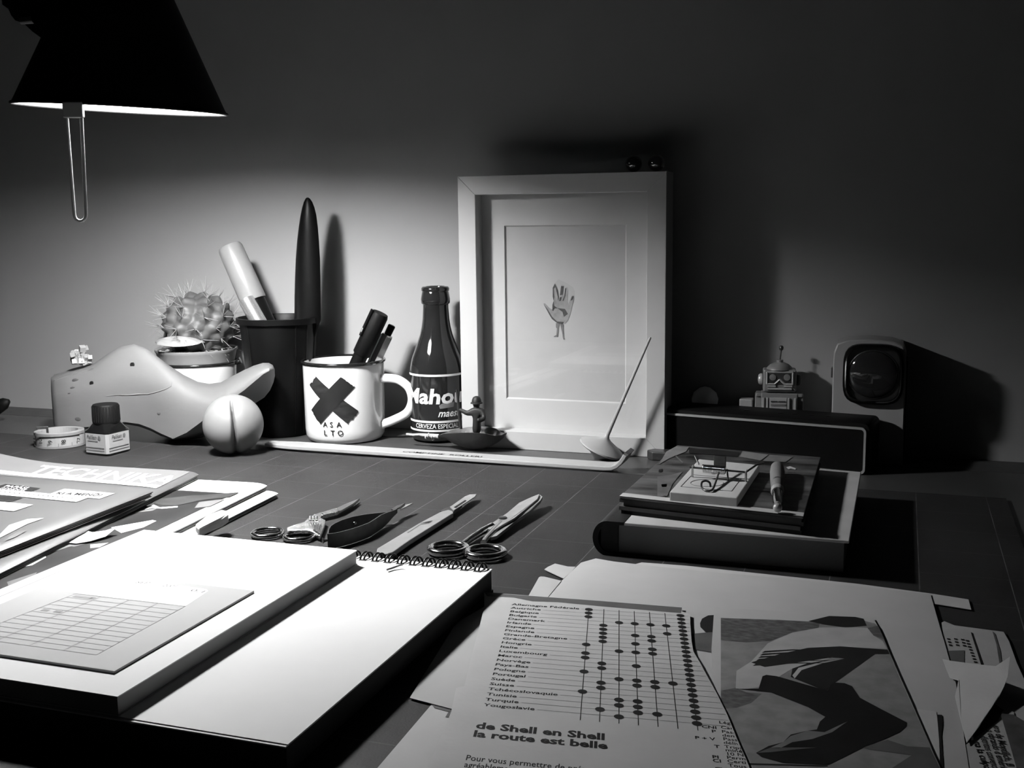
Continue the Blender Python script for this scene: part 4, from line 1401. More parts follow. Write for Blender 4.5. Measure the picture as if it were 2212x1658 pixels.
for pts, m_ in (([(250, 20), (420, 30), (380, 90), (160, 180), (20, 260), (120, 90)], INKM), ([(420, 60), (740, 60), (1090, 100), (1060, 160), (700, 130), (420, 110)], INK), ([(1130, 85), (1480, 130), (1370, 210), (1090, 160)], PAPERD),
                ([(1490, 130), (1800, 160), (1700, 230), (1400, 215)], INKM), ([(0, 420), (180, 400), (330, 360), (200, 520), (130, 680), (0, 690)], mat('paint_mid', 0.1, 0.5, var=0.4, scale=70)), ([(50, 525), (130, 520), (120, 560), (60, 560)], INK),
                ([(20, 330), (70, 320), (60, 360), (15, 360)], INK), ([(80, 675), (130, 680), (110, 700)], INK), ([(225, 140), (245, 140), (345, 235), (330, 240)], INKM), ([(1710, 300), (1760, 285), (1840, 315), (1830, 330), (1770, 315), (1740, 325)], PAPERG),
                ([(1710, 350), (1820, 355), (1815, 360), (1712, 356)], PAPERD)):
    P = [tp(x, y, E_) for x, y in pts]
    part('cover_paint', (P, [tuple(range(len(P)))]), m_, cv)

# mousetrap
TB = 0.0060
trap = thing('mousetrap', 'small wooden mousetrap with wire spring lying on the painted book', 'mousetrap', tp(750, 480))
brd = [tp(163, 627, TB), tp(1058, 706, TB), tp(1352, 268, TB), tp(552, 190, TB)]
tbd_ = part('trap_board', prism(brd, TB - 0.0003), TRAPW, trap, bevel=0.0005)
for a_, b_ in (((310, 556), (458, 400)), ((458, 400), (1110, 450)), ((1110, 450), (985, 616)), ((985, 616), (310, 556))):
    part('printed_line', tube([tp(*a_, TB + 0.0001), tp(*b_, TB + 0.0001)], 0.0002, 4), INKM, tbd_)
el = [tp(660 + 220 * math.cos(2 * PI * i / 28), 508 + 48 * math.sin(2 * PI * i / 28), TB + 0.0001) for i in range(28)]
part('printed_line', tube(el, 0.0002, 4, True), INKM, tbd_)
HB = TB + 0.0065
rodl, rodr = tp(430, 300, HB), tp(1175, 365, HB)
part('rod', tube([rodl, rodr, rodr + Vector((0.006, 0.006, 0.004)), rodr + Vector((0.011, 0.008, 0.005))], 0.0007, 8), DSTEEL, trap, smooth=80)
for q in (rodl.lerp(rodr, 0.05), rodr):
    part('post', tube([Vector((q.x, q.y, PZ1 + TB - 0.0005)), q + UP * 0.0004, q + UP * 0.0014 + Vector((0.0008, 0, 0))], 0.0008, 8), STEEL, trap, smooth=80)
sa_, sb_ = rodl.lerp(rodr, 0.24), rodl.lerp(rodr, 0.64)
sd2 = (sb_ - sa_).normalized()
sn = UP.cross(sd2).normalized()
hel = [sa_.lerp(sb_, i / 200) + (UP * math.cos(2 * PI * i / 200 * 14) + sn * math.sin(2 * PI * i / 200 * 14)) * 0.0024 for i in range(201)]
part('coil_spring', tube(hel, 0.00055, 6), CHROME, trap, smooth=80)
part('strike_plate', xf(box(-0.0042, 0.0042, -0.0006, 0.0006, -0.004, 0.0075), basis(rodl.lerp(rodr, 0.52) + Vector((0, 0.005, 0.001)), sd2, sn, UP)), DSTEEL, trap, bevel=0.0005)
hk = tp(880, 225, HB + 0.001)
hw_ = [hk, tp(830, 330, HB - 0.001), tp(780, 480, TB + 0.003), tp(735, 590, TB + 0.0012), tp(690, 612, TB + 0.0010), tp(620, 600, TB + 0.0010), tp(588, 560, TB + 0.0016), tp(585, 520, TB + 0.004), tp(600, 490, TB + 0.0052), tp(650, 480, TB + 0.0055),
       tp(695, 505, TB + 0.0045), tp(706, 560, TB + 0.0018)]
part('bait_hook', tube(curve_through(hw_, 4), 0.0007, 8), DSTEEL, trap, smooth=80)
part('trigger_wire', tube([tp(925, 330, HB - 0.001), tp(940, 470, TB + 0.0008)], 0.0006, 6), DSTEEL, trap)
part('trigger_wire', tube([tp(500, 150, HB + 0.002), tp(550, 260, HB)], 0.0006, 6), STEEL, trap)

# little hand tool
ha_, hb_ = tp(1592, 285, 0.0052), tp(1596, 860, 0.0036)
ht = thing('hand_tool', 'short grey-handled tool with chrome tip lying beside the mousetrap', 'tool', (ha_ + hb_) / 2 - UP * 0.005)
M = axis_m(hb_, ha_)
L = (ha_ - hb_).length
part('handle', lathe([(0.0032, L * 0.40), (0.0040, L * 0.44), (0.0047, L * 0.6), (0.0050, L * 0.85), (0.0045, L * 0.96), (0.0028, L), (0, L)], 28, M), RUBBER, ht, smooth=50)
part('collar', lathe([(0.0036, L * 0.36), (0.0042, L * 0.38), (0.0042, L * 0.42), (0.0034, L * 0.44)], 24, M), TINL, ht, smooth=40)
part('ferrule', lathe([(0.0022, L * 0.10), (0.0030, L * 0.14), (0.0032, L * 0.37)], 24, M), CHROME, ht, smooth=40)
part('tip', ball(hb_ + (ha_ - hb_).normalized() * 0.004, 0.0028, 18, 10), TINL, ht, smooth=80)


# ================================================================== CUTTING TOOLS
def cs(x, y):
    return (530 + x / 8.193, 1060 + y / 8.193)


def c8(x, y):
    return (500 + x / 3.072, 1020 + y / 3.072)


stk = thing('stork_scissors', 'small ornate silver stork scissors nearest the white book', 'scissors', at(680, 1130))
for x, y, R_ in ((392, 742, 0.0100), (955, 800, 0.0098)):
    q = at(*cs(x, y), 0.0022)
    part('finger_ring', torus(q, R_, 0.0016, (1, 0, 0), (0, 1, 0), 36, 10), CHROME, stk, smooth=80)
bod = [(735, 640), (880, 590), (1040, 540), (1120, 465), (1200, 415), (1330, 375), (1400, 395), (1340, 440), (1330, 470), (1420, 510), (1400, 600), (1325, 790), (1270, 770), (1210, 730), (1120, 690), (960, 690), (750, 700)]
part('bird_body', sheet([cs(*p) for p in bod], 0.0045, 0.0030), mat('cast_silver', 0.7, 0.22, 1.0, var=0.25, scale=500, bump=0.9, bscale=700), stk, bevel=0.0006)
for dx in range(5):
    part('feather', tube([at(*cs(1160 + dx * 45, 560 + dx * 8), 0.0050), at(*cs(1215 + dx * 22, 690 + dx * 18), 0.0048)], 0.0007, 6), CHROME, stk, smooth=80)
for i in range(9):
    q = at(*cs(1150 + (i % 3) * 55, 455 + (i // 3) * 28), 0.0048)
    part('scale', ball(q, 0.0011, 8, 6, 1, 1, 0.6), CHROME, stk, smooth=80)
part('neck', sheet([cs(*p) for p in ((1330, 378), (1540, 312), (1640, 290), (1660, 330), (1630, 365), (1350, 430))], 0.0045, 0.003), mat('cast_silver', 0.7), stk, bevel=0.0006)
part('blade', sheet([cs(*p) for p in ((1620, 300), (1750, 235), (2020, 130), (1900, 225), (1690, 345), (1640, 350))], 0.0044, 0.0014), STEEL, stk)
part('blade', sheet([cs(*p) for p in ((1640, 325), (1900, 200), (2022, 132), (1910, 235), (1690, 360))], 0.0028, 0.0014), DSTEEL, stk)


def cn(x, y):
    return (690 + x / 10.055, 1070 + y / 10.055)


snp = thing('thread_snips', 'dark spring thread snips standing on edge between stork scissors and scalpel', 'snips', at(790, 1140))
ZT = 0.0105
far = [(185, 830), (195, 740), (240, 660), (330, 600), (480, 530), (700, 460), (1000, 385), (1250, 340), (1470, 300)]
near = [(190, 830), (420, 795), (700, 720), (900, 655), (1080, 585), (1200, 510), (1350, 410), (1480, 340), (1560, 300), (1680, 235)]
for nm, L_ in (('spring_arm', far), ('spring_arm', near)):
    hi = [at(*cn(*p), ZT) for p in L_]
    lo2 = [Vector((p.x, p.y, 0.0006 + 0.0052 * max(0, (i_ - len(hi) + 4) / 3.0))) for i_, p in enumerate(hi)]
    for i_ in range(3):
        hi[-3 + i_].z -= 0.0006 * (i_ + 1)
    part(nm, ribbon(lo2, hi, 0.0008), DSTEEL, snp, smooth=50)
q = at(*cn(765, 598), ZT * 0.75)
part('rivet', ball(q, 0.0010, 10, 8, 1.6, 1, 1), CHROME, snp, smooth=80)
part('tail_lug', tube([at(*cn(190, 960), 0.004), at(*cn(110, 975), 0.004), at(*cn(70, 980), 0.004)], [0.0008, 0.0012, 0.0022], 10), DSTEEL, snp, smooth=60)
part('blade', sheet([cn(*p) for p in ((1560, 290), (1680, 215), (1860, 160), (1740, 250), (1620, 310))], 0.0085, 0.0010), DSTEEL, snp)
part('blade', sheet([cn(*p) for p in ((1740, 265), (1800, 215), (2035, 155), (1900, 230), (1750, 300))], 0.0075, 0.0010), CHROME, snp)

scl = thing('scalpel', 'flat steel scalpel lying between the snips and the curved scissors', 'scalpel', at(920, 1130))
part('handle', sheet([c8(*p) for p in ((962, 520), (968, 502), (995, 486), (1240, 338), (1390, 258), (1440, 246), (1470, 256), (1472, 268), (1180, 450), (1070, 528), (1030, 540), (985, 540))], 0.0045, 0.0036), SATIN, scl, bevel=0.0006)
part('grip_inlay', sheet([c8(*p) for p in ((1160, 392), (1260, 332), (1335, 318), (1310, 335), (1250, 345), (1170, 398))], 0.0048, 0.0006), CHROME, scl)
part('blade_stem', sheet([c8(*p) for p in ((1385, 255), (1420, 235), (1500, 205), (1530, 212), (1470, 262))], 0.0043, 0.0022), DSTEEL, scl)
part('blade', sheet([c8(*p) for p in ((1450, 228), (1550, 158), (1580, 146), (1626, 143), (1615, 160), (1570, 190), (1475, 250))], 0.0048, 0.0007), SATIN, scl)
part('blade_slot', sheet([c8(*p) for p in ((1475, 230), (1550, 182), (1560, 186), (1490, 234))], 0.0050, 0.0002), INK, scl)

ns_ = thing('curved_scissors', 'curved nail scissors with two large finger rings, rightmost of the cutting tools', 'scissors', at(1060, 1150))
for x, y in ((1440, 506), (1686, 530)):
    q = at(*c8(x, y), 0.0030)
    part('finger_ring', torus(q, 0.0116, 0.0024, (1, 0, 0), (0, 1, 0), 40, 12), CHROME, ns_, smooth=80)
part('shank', tube([at(*c8(1538, 476), 0.0030), at(*c8(1575, 446), 0.0034), at(*c8(1660, 390), 0.0040), at(*c8(1730, 360), 0.0042)], [0.0022, 0.0024, 0.0026, 0.003], 10), CHROME, ns_, smooth=80)
part('shank', tube([at(*c8(1672, 466), 0.0030), at(*c8(1690, 440), 0.0034), at(*c8(1745, 385), 0.0036), at(*c8(1790, 345), 0.0036)], [0.0022, 0.0024, 0.0028, 0.003], 10), CHROME, ns_, smooth=80)
part('blade', sheet([c8(*p) for p in ((1700, 375), (1715, 345), (1830, 268), (1910, 200), (1990, 163), (2044, 142), (2030, 175), (1960, 235), (1880, 300), (1800, 345), (1745, 380))], [0.0058, 0.0058, 0.0066, 0.0072, 0.0085, 0.0098, 0.0092, 0.0078, 0.0070, 0.0062, 0.0058], 0.0016), SATIN, ns_)
part('blade', sheet([c8(*p) for p in ((1720, 430), (1740, 395), (1880, 296), (1975, 225), (2048, 148), (2064, 160), (2050, 185), (1985, 250), (1880, 325), (1760, 420))], [0.0040, 0.0040, 0.0048, 0.0060, 0.0085, 0.0085, 0.0080, 0.0062, 0.0050, 0.0042], 0.0022), SATIN, ns_)
q = at(*c8(1800, 302), 0.0066)
part('pivot_screw', lathe([(0.0030, 0), (0.0030, 0.0008), (0.0022, 0.0012), (0, 0.0012)], 20, T(q.x, q.y, q.z - 0.0002)), DSTEEL, ns_, smooth=40)


# ================================================================== MAGAZINES
class Slab:
    """flexible magazine: far right corner, direction of its right edge, size, height field"""

    def __init__(self, px, ang, lang, w, h, z0, th, curl=None, drop=0.003):
        self.z0, self.th, self.w, self.h, self.drop = z0, th, w, h, drop
        self.C = at(px[0], px[1], z0 + th)
        self.d = Vector((math.cos(math.radians(ang)), math.sin(math.radians(ang)), 0))
        self.l = Vector((math.cos(math.radians(lang)), math.sin(math.radians(lang)), 0))
        self.curl = curl or (lambda u, v: 0)

    def top(self, u, v):
        return self.z0 + self.th + self.curl(u, v) - self.drop * math.exp(-max(u, 0) / 0.004)

    def pt(self, u, v, e=0.0):
        u, v = max(u, 0.0065), max(v, 0.0008)
        p = self.C + self.l * u + self.d * v
        p.z = self.top(u, v) + e
        return p

    def uv(self, px, py):
        p = at(px, py, self.z0 + self.th) - self.C
        p.z = 0
        det = self.l.x * self.d.y - self.l.y * self.d.x
        return ((p.x * self.d.y - p.y * self.d.x) / det, (self.l.x * p.y - self.l.y * p.x) / det)

    def grid(self, f_hi, f_lo, ins=0.0, nu=30, nv=36):
        us = [ins + (self.w - 2 * ins) * (i / nu) ** 1.8 for i in range(nu + 1)]
        vs = [ins + (self.h - 2 * ins) * j / nv for j in range(nv + 1)]
        V, F = [], []
        for f in (f_hi, f_lo):
            for u in us:
                for v in vs:
                    p = self.C + self.l * u + self.d * v
                    p.z = f(u, v)
                    V.append(p)
        n, N = nv + 1, (nu + 1) * (nv + 1)
        for i in range(nu):
            for j in range(nv):
                a_ = i * n + j
                F.append((a_, a_ + 1, a_ + n + 1, a_ + n))
                F.append((N + a_, N + a_ + n, N + a_ + n + 1, N + a_ + 1))
        bd = [(i, 0) for i in range(nu)] + [(nu, j) for j in range(nv)] + [(i, nv) for i in range(nu, 0, -1)] + [(0, j) for j in range(nv, 0, -1)]
        for k in range(len(bd)):
            a_, b_ = bd[k][0] * n + bd[k][1], bd[(k + 1) % len(bd)][0] * n + bd[(k + 1) % len(bd)][1]
            F.append((a_, N + a_, N + b_, b_))
        return V, F

    def area(self, px, e=0.0004, m=28):
        """printed area on the cover, four picture corners"""
        q = [Vector(self.uv(*p)) for p in px]
        V, F = [], []
        for i in range(m + 1):
            for j in range(m + 1):
                p = q[0].lerp(q[1], i / m).lerp(q[3].lerp(q[2], i / m), j / m)
                V.append(self.pt(p.x, p.y, e))
        for i in range(m):
            for j in range(m):
                k = i * (m + 1) + j
                F.append((k, k + 1, k + m + 2, k + m + 1))
        return V, F

    def area_uv(self, q, e=0.0004, m=28):
        q = [Vector(p) for p in q]
        V, F = [], []
        for i in range(m + 1):
            for j in range(m + 1):
                p = q[0].lerp(q[1], i / m).lerp(q[3].lerp(q[2], i / m), j / m)
                V.append(self.pt(p.x, p.y, e))
        for i in range(m):
            for j in range(m):
                k = i * (m + 1) + j
                F.append((k, k + 1, k + m + 2, k + m + 1))
        return V, F

    def poly(self, px, e=0.0004):
        P = [self.pt(*self.uv(*p), e) for p in px]
        return P, [tuple(range(len(P)))]

    def text(self, s, p0, p1, hpx, e=0.0006, **k):
        """text along the base line p0-p1, cap top at row hpx above p0"""
        a_, b_ = Vector(self.uv(*p0)), Vector(self.uv(*p1))
        t_ = Vector(self.uv(*hpx))
        wv_ = b_ - a_
        hv = t_ - a_
        vf = letters(s, 1.0, width=1.0, **k)
        ym = max(p[1] for p in vf[0])
        vf = slice_flat(vf, 0.004 / max(0.01, wv_.length), 0.2 * ym)
        return [self.pt(*(a_ + wv_ * p[0] + hv * (p[1] / ym)), e) for p in vf[0]], vf[1]


def magazine(name, label, S_, cover, nsh=3):
    t = thing(name, label, 'magazine', S_.C + S_.l * S_.w / 2 + S_.d * S_.h / 2 - UP * S_.th)
    base = S_.z0
    n = nsh
    for k in range(n):
        f0 = lambda u, v, a_=k / n: base + (S_.top(u, v) - base - 0.0007) * a_ + 0.00005
        f1 = lambda u, v, a_=(k + 0.86) / n: base + (S_.top(u, v) - base - 0.0007) * a_
        part('page_bundle', S_.grid(f1, f0, 0.0006 + 0.0007 * ((k * 7) % 3)), (PAGES if k % 2 == 0 else PAPERD), t, smooth=30)
    return t, part('cover', S_.grid(lambda u, v: S_.top(u, v), lambda u, v: S_.top(u, v) - 0.0006), cover, t, smooth=30)


# lowest two on the right, then the two on top
SD = Slab((601, 1060), -86.5, -175, 0.20, 0.27, 0.0002, 0.0052, drop=0.002)
tD, cD = magazine('magazine', 'bottom magazine of the pile with pale cover, only its right edge showing', SD, PAPER, 2)
SC_ = Slab((577, 1043), -86, -175, 0.205, 0.275, 0.0056, 0.0050, drop=0.0022)
tC, cC = magazine('magazine', 'magazine with dark photo cover and pliers printed below a white band', SC_, PAPER, 3)
v0_ = SC_.uv(538, 1068)[1]
part('cover_photo', SC_.area_uv([(0.0085, v0_), (0.200, v0_ - 0.004), (0.200, 0.272), (0.0085, 0.272)], 0.0003), COVERD, cC)
part('printed_pliers', SC_.poly([(332, 1088), (350, 1078), (390, 1074), (415, 1071), (440, 1070), (540, 1064), (532, 1075), (430, 1082), (415, 1086), (380, 1093), (350, 1092)], 0.0006), mat('pliers_grey', 0.035, 0.5, var=0.3, spec=0.2), cC)
part('printed_pliers', SC_.poly([(320, 1096), (332, 1091), (345, 1097), (384, 1094), (384, 1097), (350, 1100), (330, 1098), (312, 1102)], 0.0006), PAPER, cC)
for pts, m_ in (([(240, 1140), (330, 1124), (338, 1126), (310, 1140), (262, 1152)], PAPER), ([(430, 1085), (500, 1078), (480, 1095), (420, 1098)], PAPERD),
                ([(0, 1200), (60, 1192), (95, 1194), (100, 1205), (70, 1222), (0, 1235), (0, 1228), (50, 1215), (40, 1207), (0, 1213)], PAPERG), ([(130, 1175), (225, 1158), (210, 1168), (160, 1182)], PAPERD),
                ([(195, 1177), (235, 1173), (215, 1183), (195, 1185)], PAPER2), ([(15, 1258), (80, 1237), (75, 1246), (20, 1270)], PAPERD), ([(75, 1195), (130, 1180), (190, 1172), (150, 1182), (100, 1198)], INKM), ([(290, 1108), (345, 1096), (330, 1104)], INKM)):
    part('cover_photo_patch', SC_.poly(pts, 0.0005), m_, cC)
SA = Slab((429, 1018), -81, -176.5, 0.205, 0.27, 0.0110, 0.0058, curl=lambda u, v: 1.1 * max(0, u - 0.115) ** 2 * math.exp(-v / 0.022), drop=0.0025)
tA, cA = magazine('magazine', 'magazine with pale title band reading TECHNIKA, farthest of the pile', SA, COVERM, 4)
part('title_band', SA.area([(426, 1019), (-60, 980), (-110, 1018), (362, 1055)], 0.0003), PALEBAND, cA)
part('title_line', SA.area([(370, 1050), (-105, 1008), (-112, 1014), (360, 1056)], 0.0005), PAPER, cA)
part('title_lettering', SA.text('TECHNIKA', (54, 1022), (362, 1047), (95, 1006), e=0.00055, bold=0.022, shear=0.0), PAPER, cA)
SB = Slab((330, 1054), -88, -172.5, 0.20, 0.265, 0.0172, 0.0064, drop=0.0026)
tB, cB = magazine('magazine', 'topmost magazine with grey cover and black and white headline boxes', SB, COVERM, 5)
part('headline_box', SB.area([(88, 1055), (12, 1046), (-25, 1056), (58, 1064)], 0.0004), INK, cB)
part('headline_box', SB.area([(50, 1076), (-20, 1066), (-60, 1074), (20, 1085)], 0.0004), INK, cB)
part('headline_strip', SB.area([(192, 1075), (-15, 1056), (-35, 1066), (165, 1085)], 0.0005), PAPER, cB)
part('headline_strip', SB.area([(72, 1091), (-25, 1082), (-60, 1096), (30, 1105)], 0.0005), PAPER, cB)
part('headline_patch', SB.area([(248, 1066), (140, 1056), (108, 1067), (215, 1078)], 0.0004), PAPER2, cB)
part('headline', SB.text('KI A MENŐ?', (120, 1068), (218, 1073), (128, 1062), bold=0.006, shear=0.2), INK, cB)
part('headline', SB.text('PAPÁSI', (8, 1053), (58, 1058), (16, 1048), bold=0.01, shear=0.2, e=0.0008), PAPER, cB)
part('headline', SB.text('GONDOK', (-2, 1059), (54, 1063), (4, 1054.5), bold=0.01, shear=0.2, e=0.0008), PAPER, cB)
for i in range(16):
    x0 = 0 + i * 10.3
    part('small_print', SB.poly([(x0, 1062 + i * 0.95), (x0 + 4, 1062.4 + i * 0.95), (x0 + 2, 1064 + i * 0.95), (x0 - 2, 1063.6 + i * 0.95)], 0.0008), INKM, cB)
part('cover_streak', SB.poly([(0, 1155), (20, 1135), (60, 1122), (95, 1120), (60, 1132), (40, 1142), (0, 1162)], 0.0005), PAPER, cB)
part('cover_streak', SB.poly([(20, 1160), (40, 1148), (58, 1146), (40, 1160), (20, 1168)], 0.0005), INKM, cB)
# white slips between the magazines
slip = [(88, 1156), (143, 1136), (172, 1141), (200, 1149), (228, 1145), (255, 1136.5), (228, 1158), (195, 1168), (165, 1173), (135, 1170), (115, 1160)]
solo('paper_slip', sheet(slip, [0.0135, 0.0155, 0.0142, 0.0130, 0.0140, 0.0160, 0.0128, 0.0122, 0.0120, 0.0122, 0.0128], 0.0003), PAPER, 'wavy white paper slip sticking out under the topmost magazine', 'paper slip')
wedge = [(421, 1131), (446, 1112), (478, 1099), (491, 1101), (494, 1110), (478, 1122), (430, 1140)]
solo('folded_paper', sheet(wedge, [0.0125, 0.0145, 0.016, 0.016, 0.0145, 0.0125, 0.0115], 0.0062), PAPER, 'small folded white paper wedged on the pile\'s right edge', 'folded paper', bevel=0.0015)

# ================================================================== SPIRAL PAD, WHITE BOOK, INDEX CARD
PX0, PX1, PYA, PYB, PH = -0.398, -0.2165, 0.3490, 0.5768, 0.0138
pad = thing('spiral_pad', 'thick white spiral sketch pad under the white book', 'sketch pad', ((PX0 + PX1) / 2, (PYA + PYB) / 2, 0))
part('back_board', box(PX0 - 0.001, PX1 + 0.0008, PYA - 0.001, PYB, 0.0001, 0.0017), BOOKD, pad)
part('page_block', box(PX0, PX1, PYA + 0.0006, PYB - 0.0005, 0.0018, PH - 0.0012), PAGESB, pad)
part('top_sheet', box(PX0, PX1, PYA, PYB, PH - 0.0010, PH - 0.0004), PAPER, pad)
part('top_sheet', box(PX0, PX1 + 0.0003, PYA + 0.0015, PYB + 0.0003, PH - 0.0002, PH), PAPER, pad)
w0, w1 = at(789, 1206, PH), at(1035, 1231, PH)
stp = (w1.x - w0.x) / 9
k = 0
lm = None
x = w1.x
while x > PX0 + 0.004:
    for dx in (0, 0.0024):
        if lm is None:
            lm = mesh('wire_loop', torus((0, 0, 0), 0.0052, 0.0006, (0, 1, 0), (0, 0, 1), 22, 5), WIRE, smooth=80)
            hm = mesh('punch_hole', box(-0.0028, 0.0018, -0.0010, 0.0010, -0.0002, 0.00025), INKG)
        lo = bpy.data.objects.new('wire_loop', lm)
        C.objects.link(lo)
        lo.parent = pad
        lo.matrix_parent_inverse = Matrix.Translation(-Vector(pad.location))
        lo.location = (x + dx - 0.0012, PYB - 0.0016, 0.0120)
        lo.rotation_euler = (0, 0, -0.12)
    hb = bpy.data.objects.new('punch_hole', hm)
    C.objects.link(hb)
    hb.parent = pad
    hb.matrix_parent_inverse = Matrix.Translation(-Vector(pad.location))
    hb.location = (x + 0.0004, PYB - 0.0066, PH)
    x -= stp
solo('pencil_lead', tube([at(836, 1230, PH + 0.0012), at(848, 1226, PH + 0.0012), at(862, 1221, PH + 0.0018), at(870, 1219.5, PH + 0.0022)], [0.0006, 0.0006, 0.0005, 0.0003], 8), INKM,
     'tiny grey sliver lying on the pad below the spiral', 'sliver', smooth=80)

WX0, WX1, WY0, WY1, WZ0, WZ1 = -0.4434, -0.2948, 0.3505, 0.5620, PH + 0.0001, PH + 0.0086
wb = thing('white_book', 'white softcover book lying on the spiral pad', 'book', ((WX0 + WX1) / 2, (WY0 + WY1) / 2, WZ0))
part('page_block', box(WX0 + 0.0006, WX1 - 0.0004, WY0 + 0.0004, WY1 - 0.0004, WZ0 + 0.0005, WZ1 - 0.0005), PAGES, wb)
part('back_cover', box(WX0, WX1, WY0, WY1, WZ0, WZ0 + 0.0005), PAPERG, wb)
fcv = part('front_cover', box(WX0, WX1, WY0, WY1, WZ1 - 0.0005, WZ1), PAPER, wb)
part('spine', box(WX0 - 0.0004, WX0, WY0, WY1, WZ0, WZ1), PAPER2, wb)
part('hinge_crease', box(WX0 + 0.0085, WX0 + 0.0089, WY0, WY1, WZ1, WZ1 + 0.0001), INKP, fcv)

KZ = WZ1 + 0.0012
kc = [at(x, y, KZ) for x, y in ((549, 1275), (247, 1449))]
KX1, KY1, KY0 = (kc[0].x + kc[1].x) / 2, kc[0].y, kc[1].y
KX0 = KX1 - 0.1120
card = thing('index_card', 'grey library card with ruled table and white label on the white book', 'card', ((KX0 + KX1) / 2, (KY0 + KY1) / 2, WZ1))
cdm = part('card_sheet', box(KX0, KX1, KY0, KY1, WZ1 + 0.0001, KZ), CARDM, card, bevel=0.0001, seg=1)


def k_at(px, py, e):
    p = at(px, py, KZ)
    p.z = KZ + e
    return p


lbp = part('paper_label', ([k_at(*p, 0.00006) for p in ((150, 1279), (156, 1272), (222, 1245), (232, 1244), (446, 1272), (450, 1276), (402, 1308), (392, 1309))], [tuple(range(8))]), PAPER, cdm)
for s, p0, p1 in (('SEP', (291, 1259), (318, 1261)), ('2001', (349, 1266), (376, 1268)), ('0.1', (409, 1276), (436, 1280))):
    a_, b_ = k_at(*p0, 0.0001), k_at(*p1, 0.0001)
    part('lettering', flat(letters(s, 0.0046, width=(b_ - a_).length), a_, (b_ - a_).normalized(), Vector((0.12, 1, 0)).normalized()), INKG, lbp)
TLc, TRc, BRc, BLc = [k_at(*p, 0.00012) for p in ((163, 1282), (400, 1309), (208, 1414), (-75, 1375))]


def tbl(s, t):
    return TLc.lerp(TRc, s).lerp(BLc.lerp(BRc, s), t)


ln_ = []


def qline(a_, b_, wd):
    dr = (b_ - a_).normalized()
    n_2 = Vector((-dr.y, dr.x, 0)) * wd
    return [a_ - n_2, b_ - n_2, b_ + n_2, a_ + n_2], [(0, 1, 2, 3)]


for i in range(13):
    t = (i / 12) ** 0.97
    ln_.append(qline(tbl(0, t), tbl(1, t), 0.00017))
for s in (0, 0.24, 0.50, 0.76, 1):
    ln_.append(qline(tbl(s, 0), tbl(s, 1), 0.00017))
part('ruled_table', join(*ln_), INKP, cdm)
for r0, c0, c1 in ((0, .03, .20), (0, .19, .225), (4, .05, .11), (4, .16, .22)):
    part('table_entry', ([tbl(c0, (r0 + .35) / 12), tbl(c1, (r0 + .35) / 12), tbl(c1, (r0 + .8) / 12), tbl(c0, (r0 + .8) / 12)], [(0, 1, 2, 3)]), INKM if r0 else INKP, cdm)

# ================================================================== LOOSE PAPERS ON THE RIGHT


def c3(x, y):
    return (1060 + x / 5.18, 980 + y / 5.18)


def c4(x, y):
    return (1480 + x / 3.0219, 1200 + y / 3.0219)


def c7(x, y):
    return (1700 + x / 3.9668, 1240 + y / 3.9668)


def prints(pxs, z, m, par, name):
    P = [at(p[0], p[1], z) for p in pxs]
    return part(name, (P, [tuple(range(len(P)))]), m, par)


solo('paper_scrap', sheet([c3(*p) for p in ((600, 1290), (640, 1262), (720, 1225), (860, 1258), (950, 1262), (900, 1320), (815, 1392), (640, 1310))], 0.0012), PAPER2, 'small torn paper scrap pointing left beside the white sheet', 'paper scrap')
solo('paper_scrap', sheet([c3(*p) for p in ((415, 1600), (540, 1378), (560, 1370), (600, 1372), (790, 1418), (640, 1600))], 0.0016), PAPER2, 'pale round-cornered paper corner between torn scrap and printed page', 'paper scrap')
sb2 = solo('paper_strip', sheet([(1366, 1226), (1372, 1218), (1386, 1214), (1480, 1221), (1850, 1260), (2010, 1281), (2092, 1294), (2098, 1316), (2010, 1302), (1500, 1246)], 0.0010), PAPERG, 'long narrow paper strip along the far edge of the white sheet', 'paper strip')
prints([(1744, 1262), (1800, 1267), (1935, 1283), (1900, 1283), (1744, 1268)], 0.00115, INK, sb2, 'printed_bar')
prints([(1652, 1256), (1708, 1261), (1706, 1266), (1652, 1260)], 0.00115, INKG, sb2, 'printed_bar')
# big white sheet, its left corner buckled
E2 = [(1287, 1205.5), (1255, 1214.5), (1180, 1285), (1120, 1345)]
R2 = [(1325, 1212), (1308, 1238), (1260, 1305), (1225, 1365)]
rest = [(1120, 1500), (1150, 1800), (1200, 1950), (2140, 1950), (2093, 1658), (2064, 1470), (2010, 1283), (1700, 1249), (1460, 1228)]
V = [at(x, y, 0.0012) for x, y in E2] + [at(x, y, 0.0026) for x, y in R2] + [at(x, y, 0.0016) for x, y in rest]
top_f = [(0, 1, 5, 4), (1, 2, 6, 5), (2, 3, 7, 6), tuple([4, 5, 6, 7] + list(range(8, 17)))]
nV = len(V)
Vb = [p - UP * 0.0003 for p in V]
bf = [tuple(i + nV for i in reversed(f)) for f in top_f]
edge = [0, 1, 2, 3, 7] + list(range(8, 17)) + [4]
ef = [(edge[i], edge[i] + nV, edge[(i + 1) % len(edge)] + nV, edge[(i + 1) % len(edge)]) for i in range(len(edge))]
ws = solo('white_sheet', (V + Vb, top_f + bf + ef), PAPER2, 'large blank white sheet under the printed page and the photograph', 'paper sheet', smooth=35)
prints([c4(*p) for p in ((97, 440), (110, 410), (150, 388), (200, 385), (200, 500), (130, 495), (100, 465))], 0.0024, INK, ws, 'printed_shape')
prints([c4(*p) for p in ((30, 510), (180, 495), (180, 630), (48, 608))], 0.0024, INKG, ws, 'printed_shape')
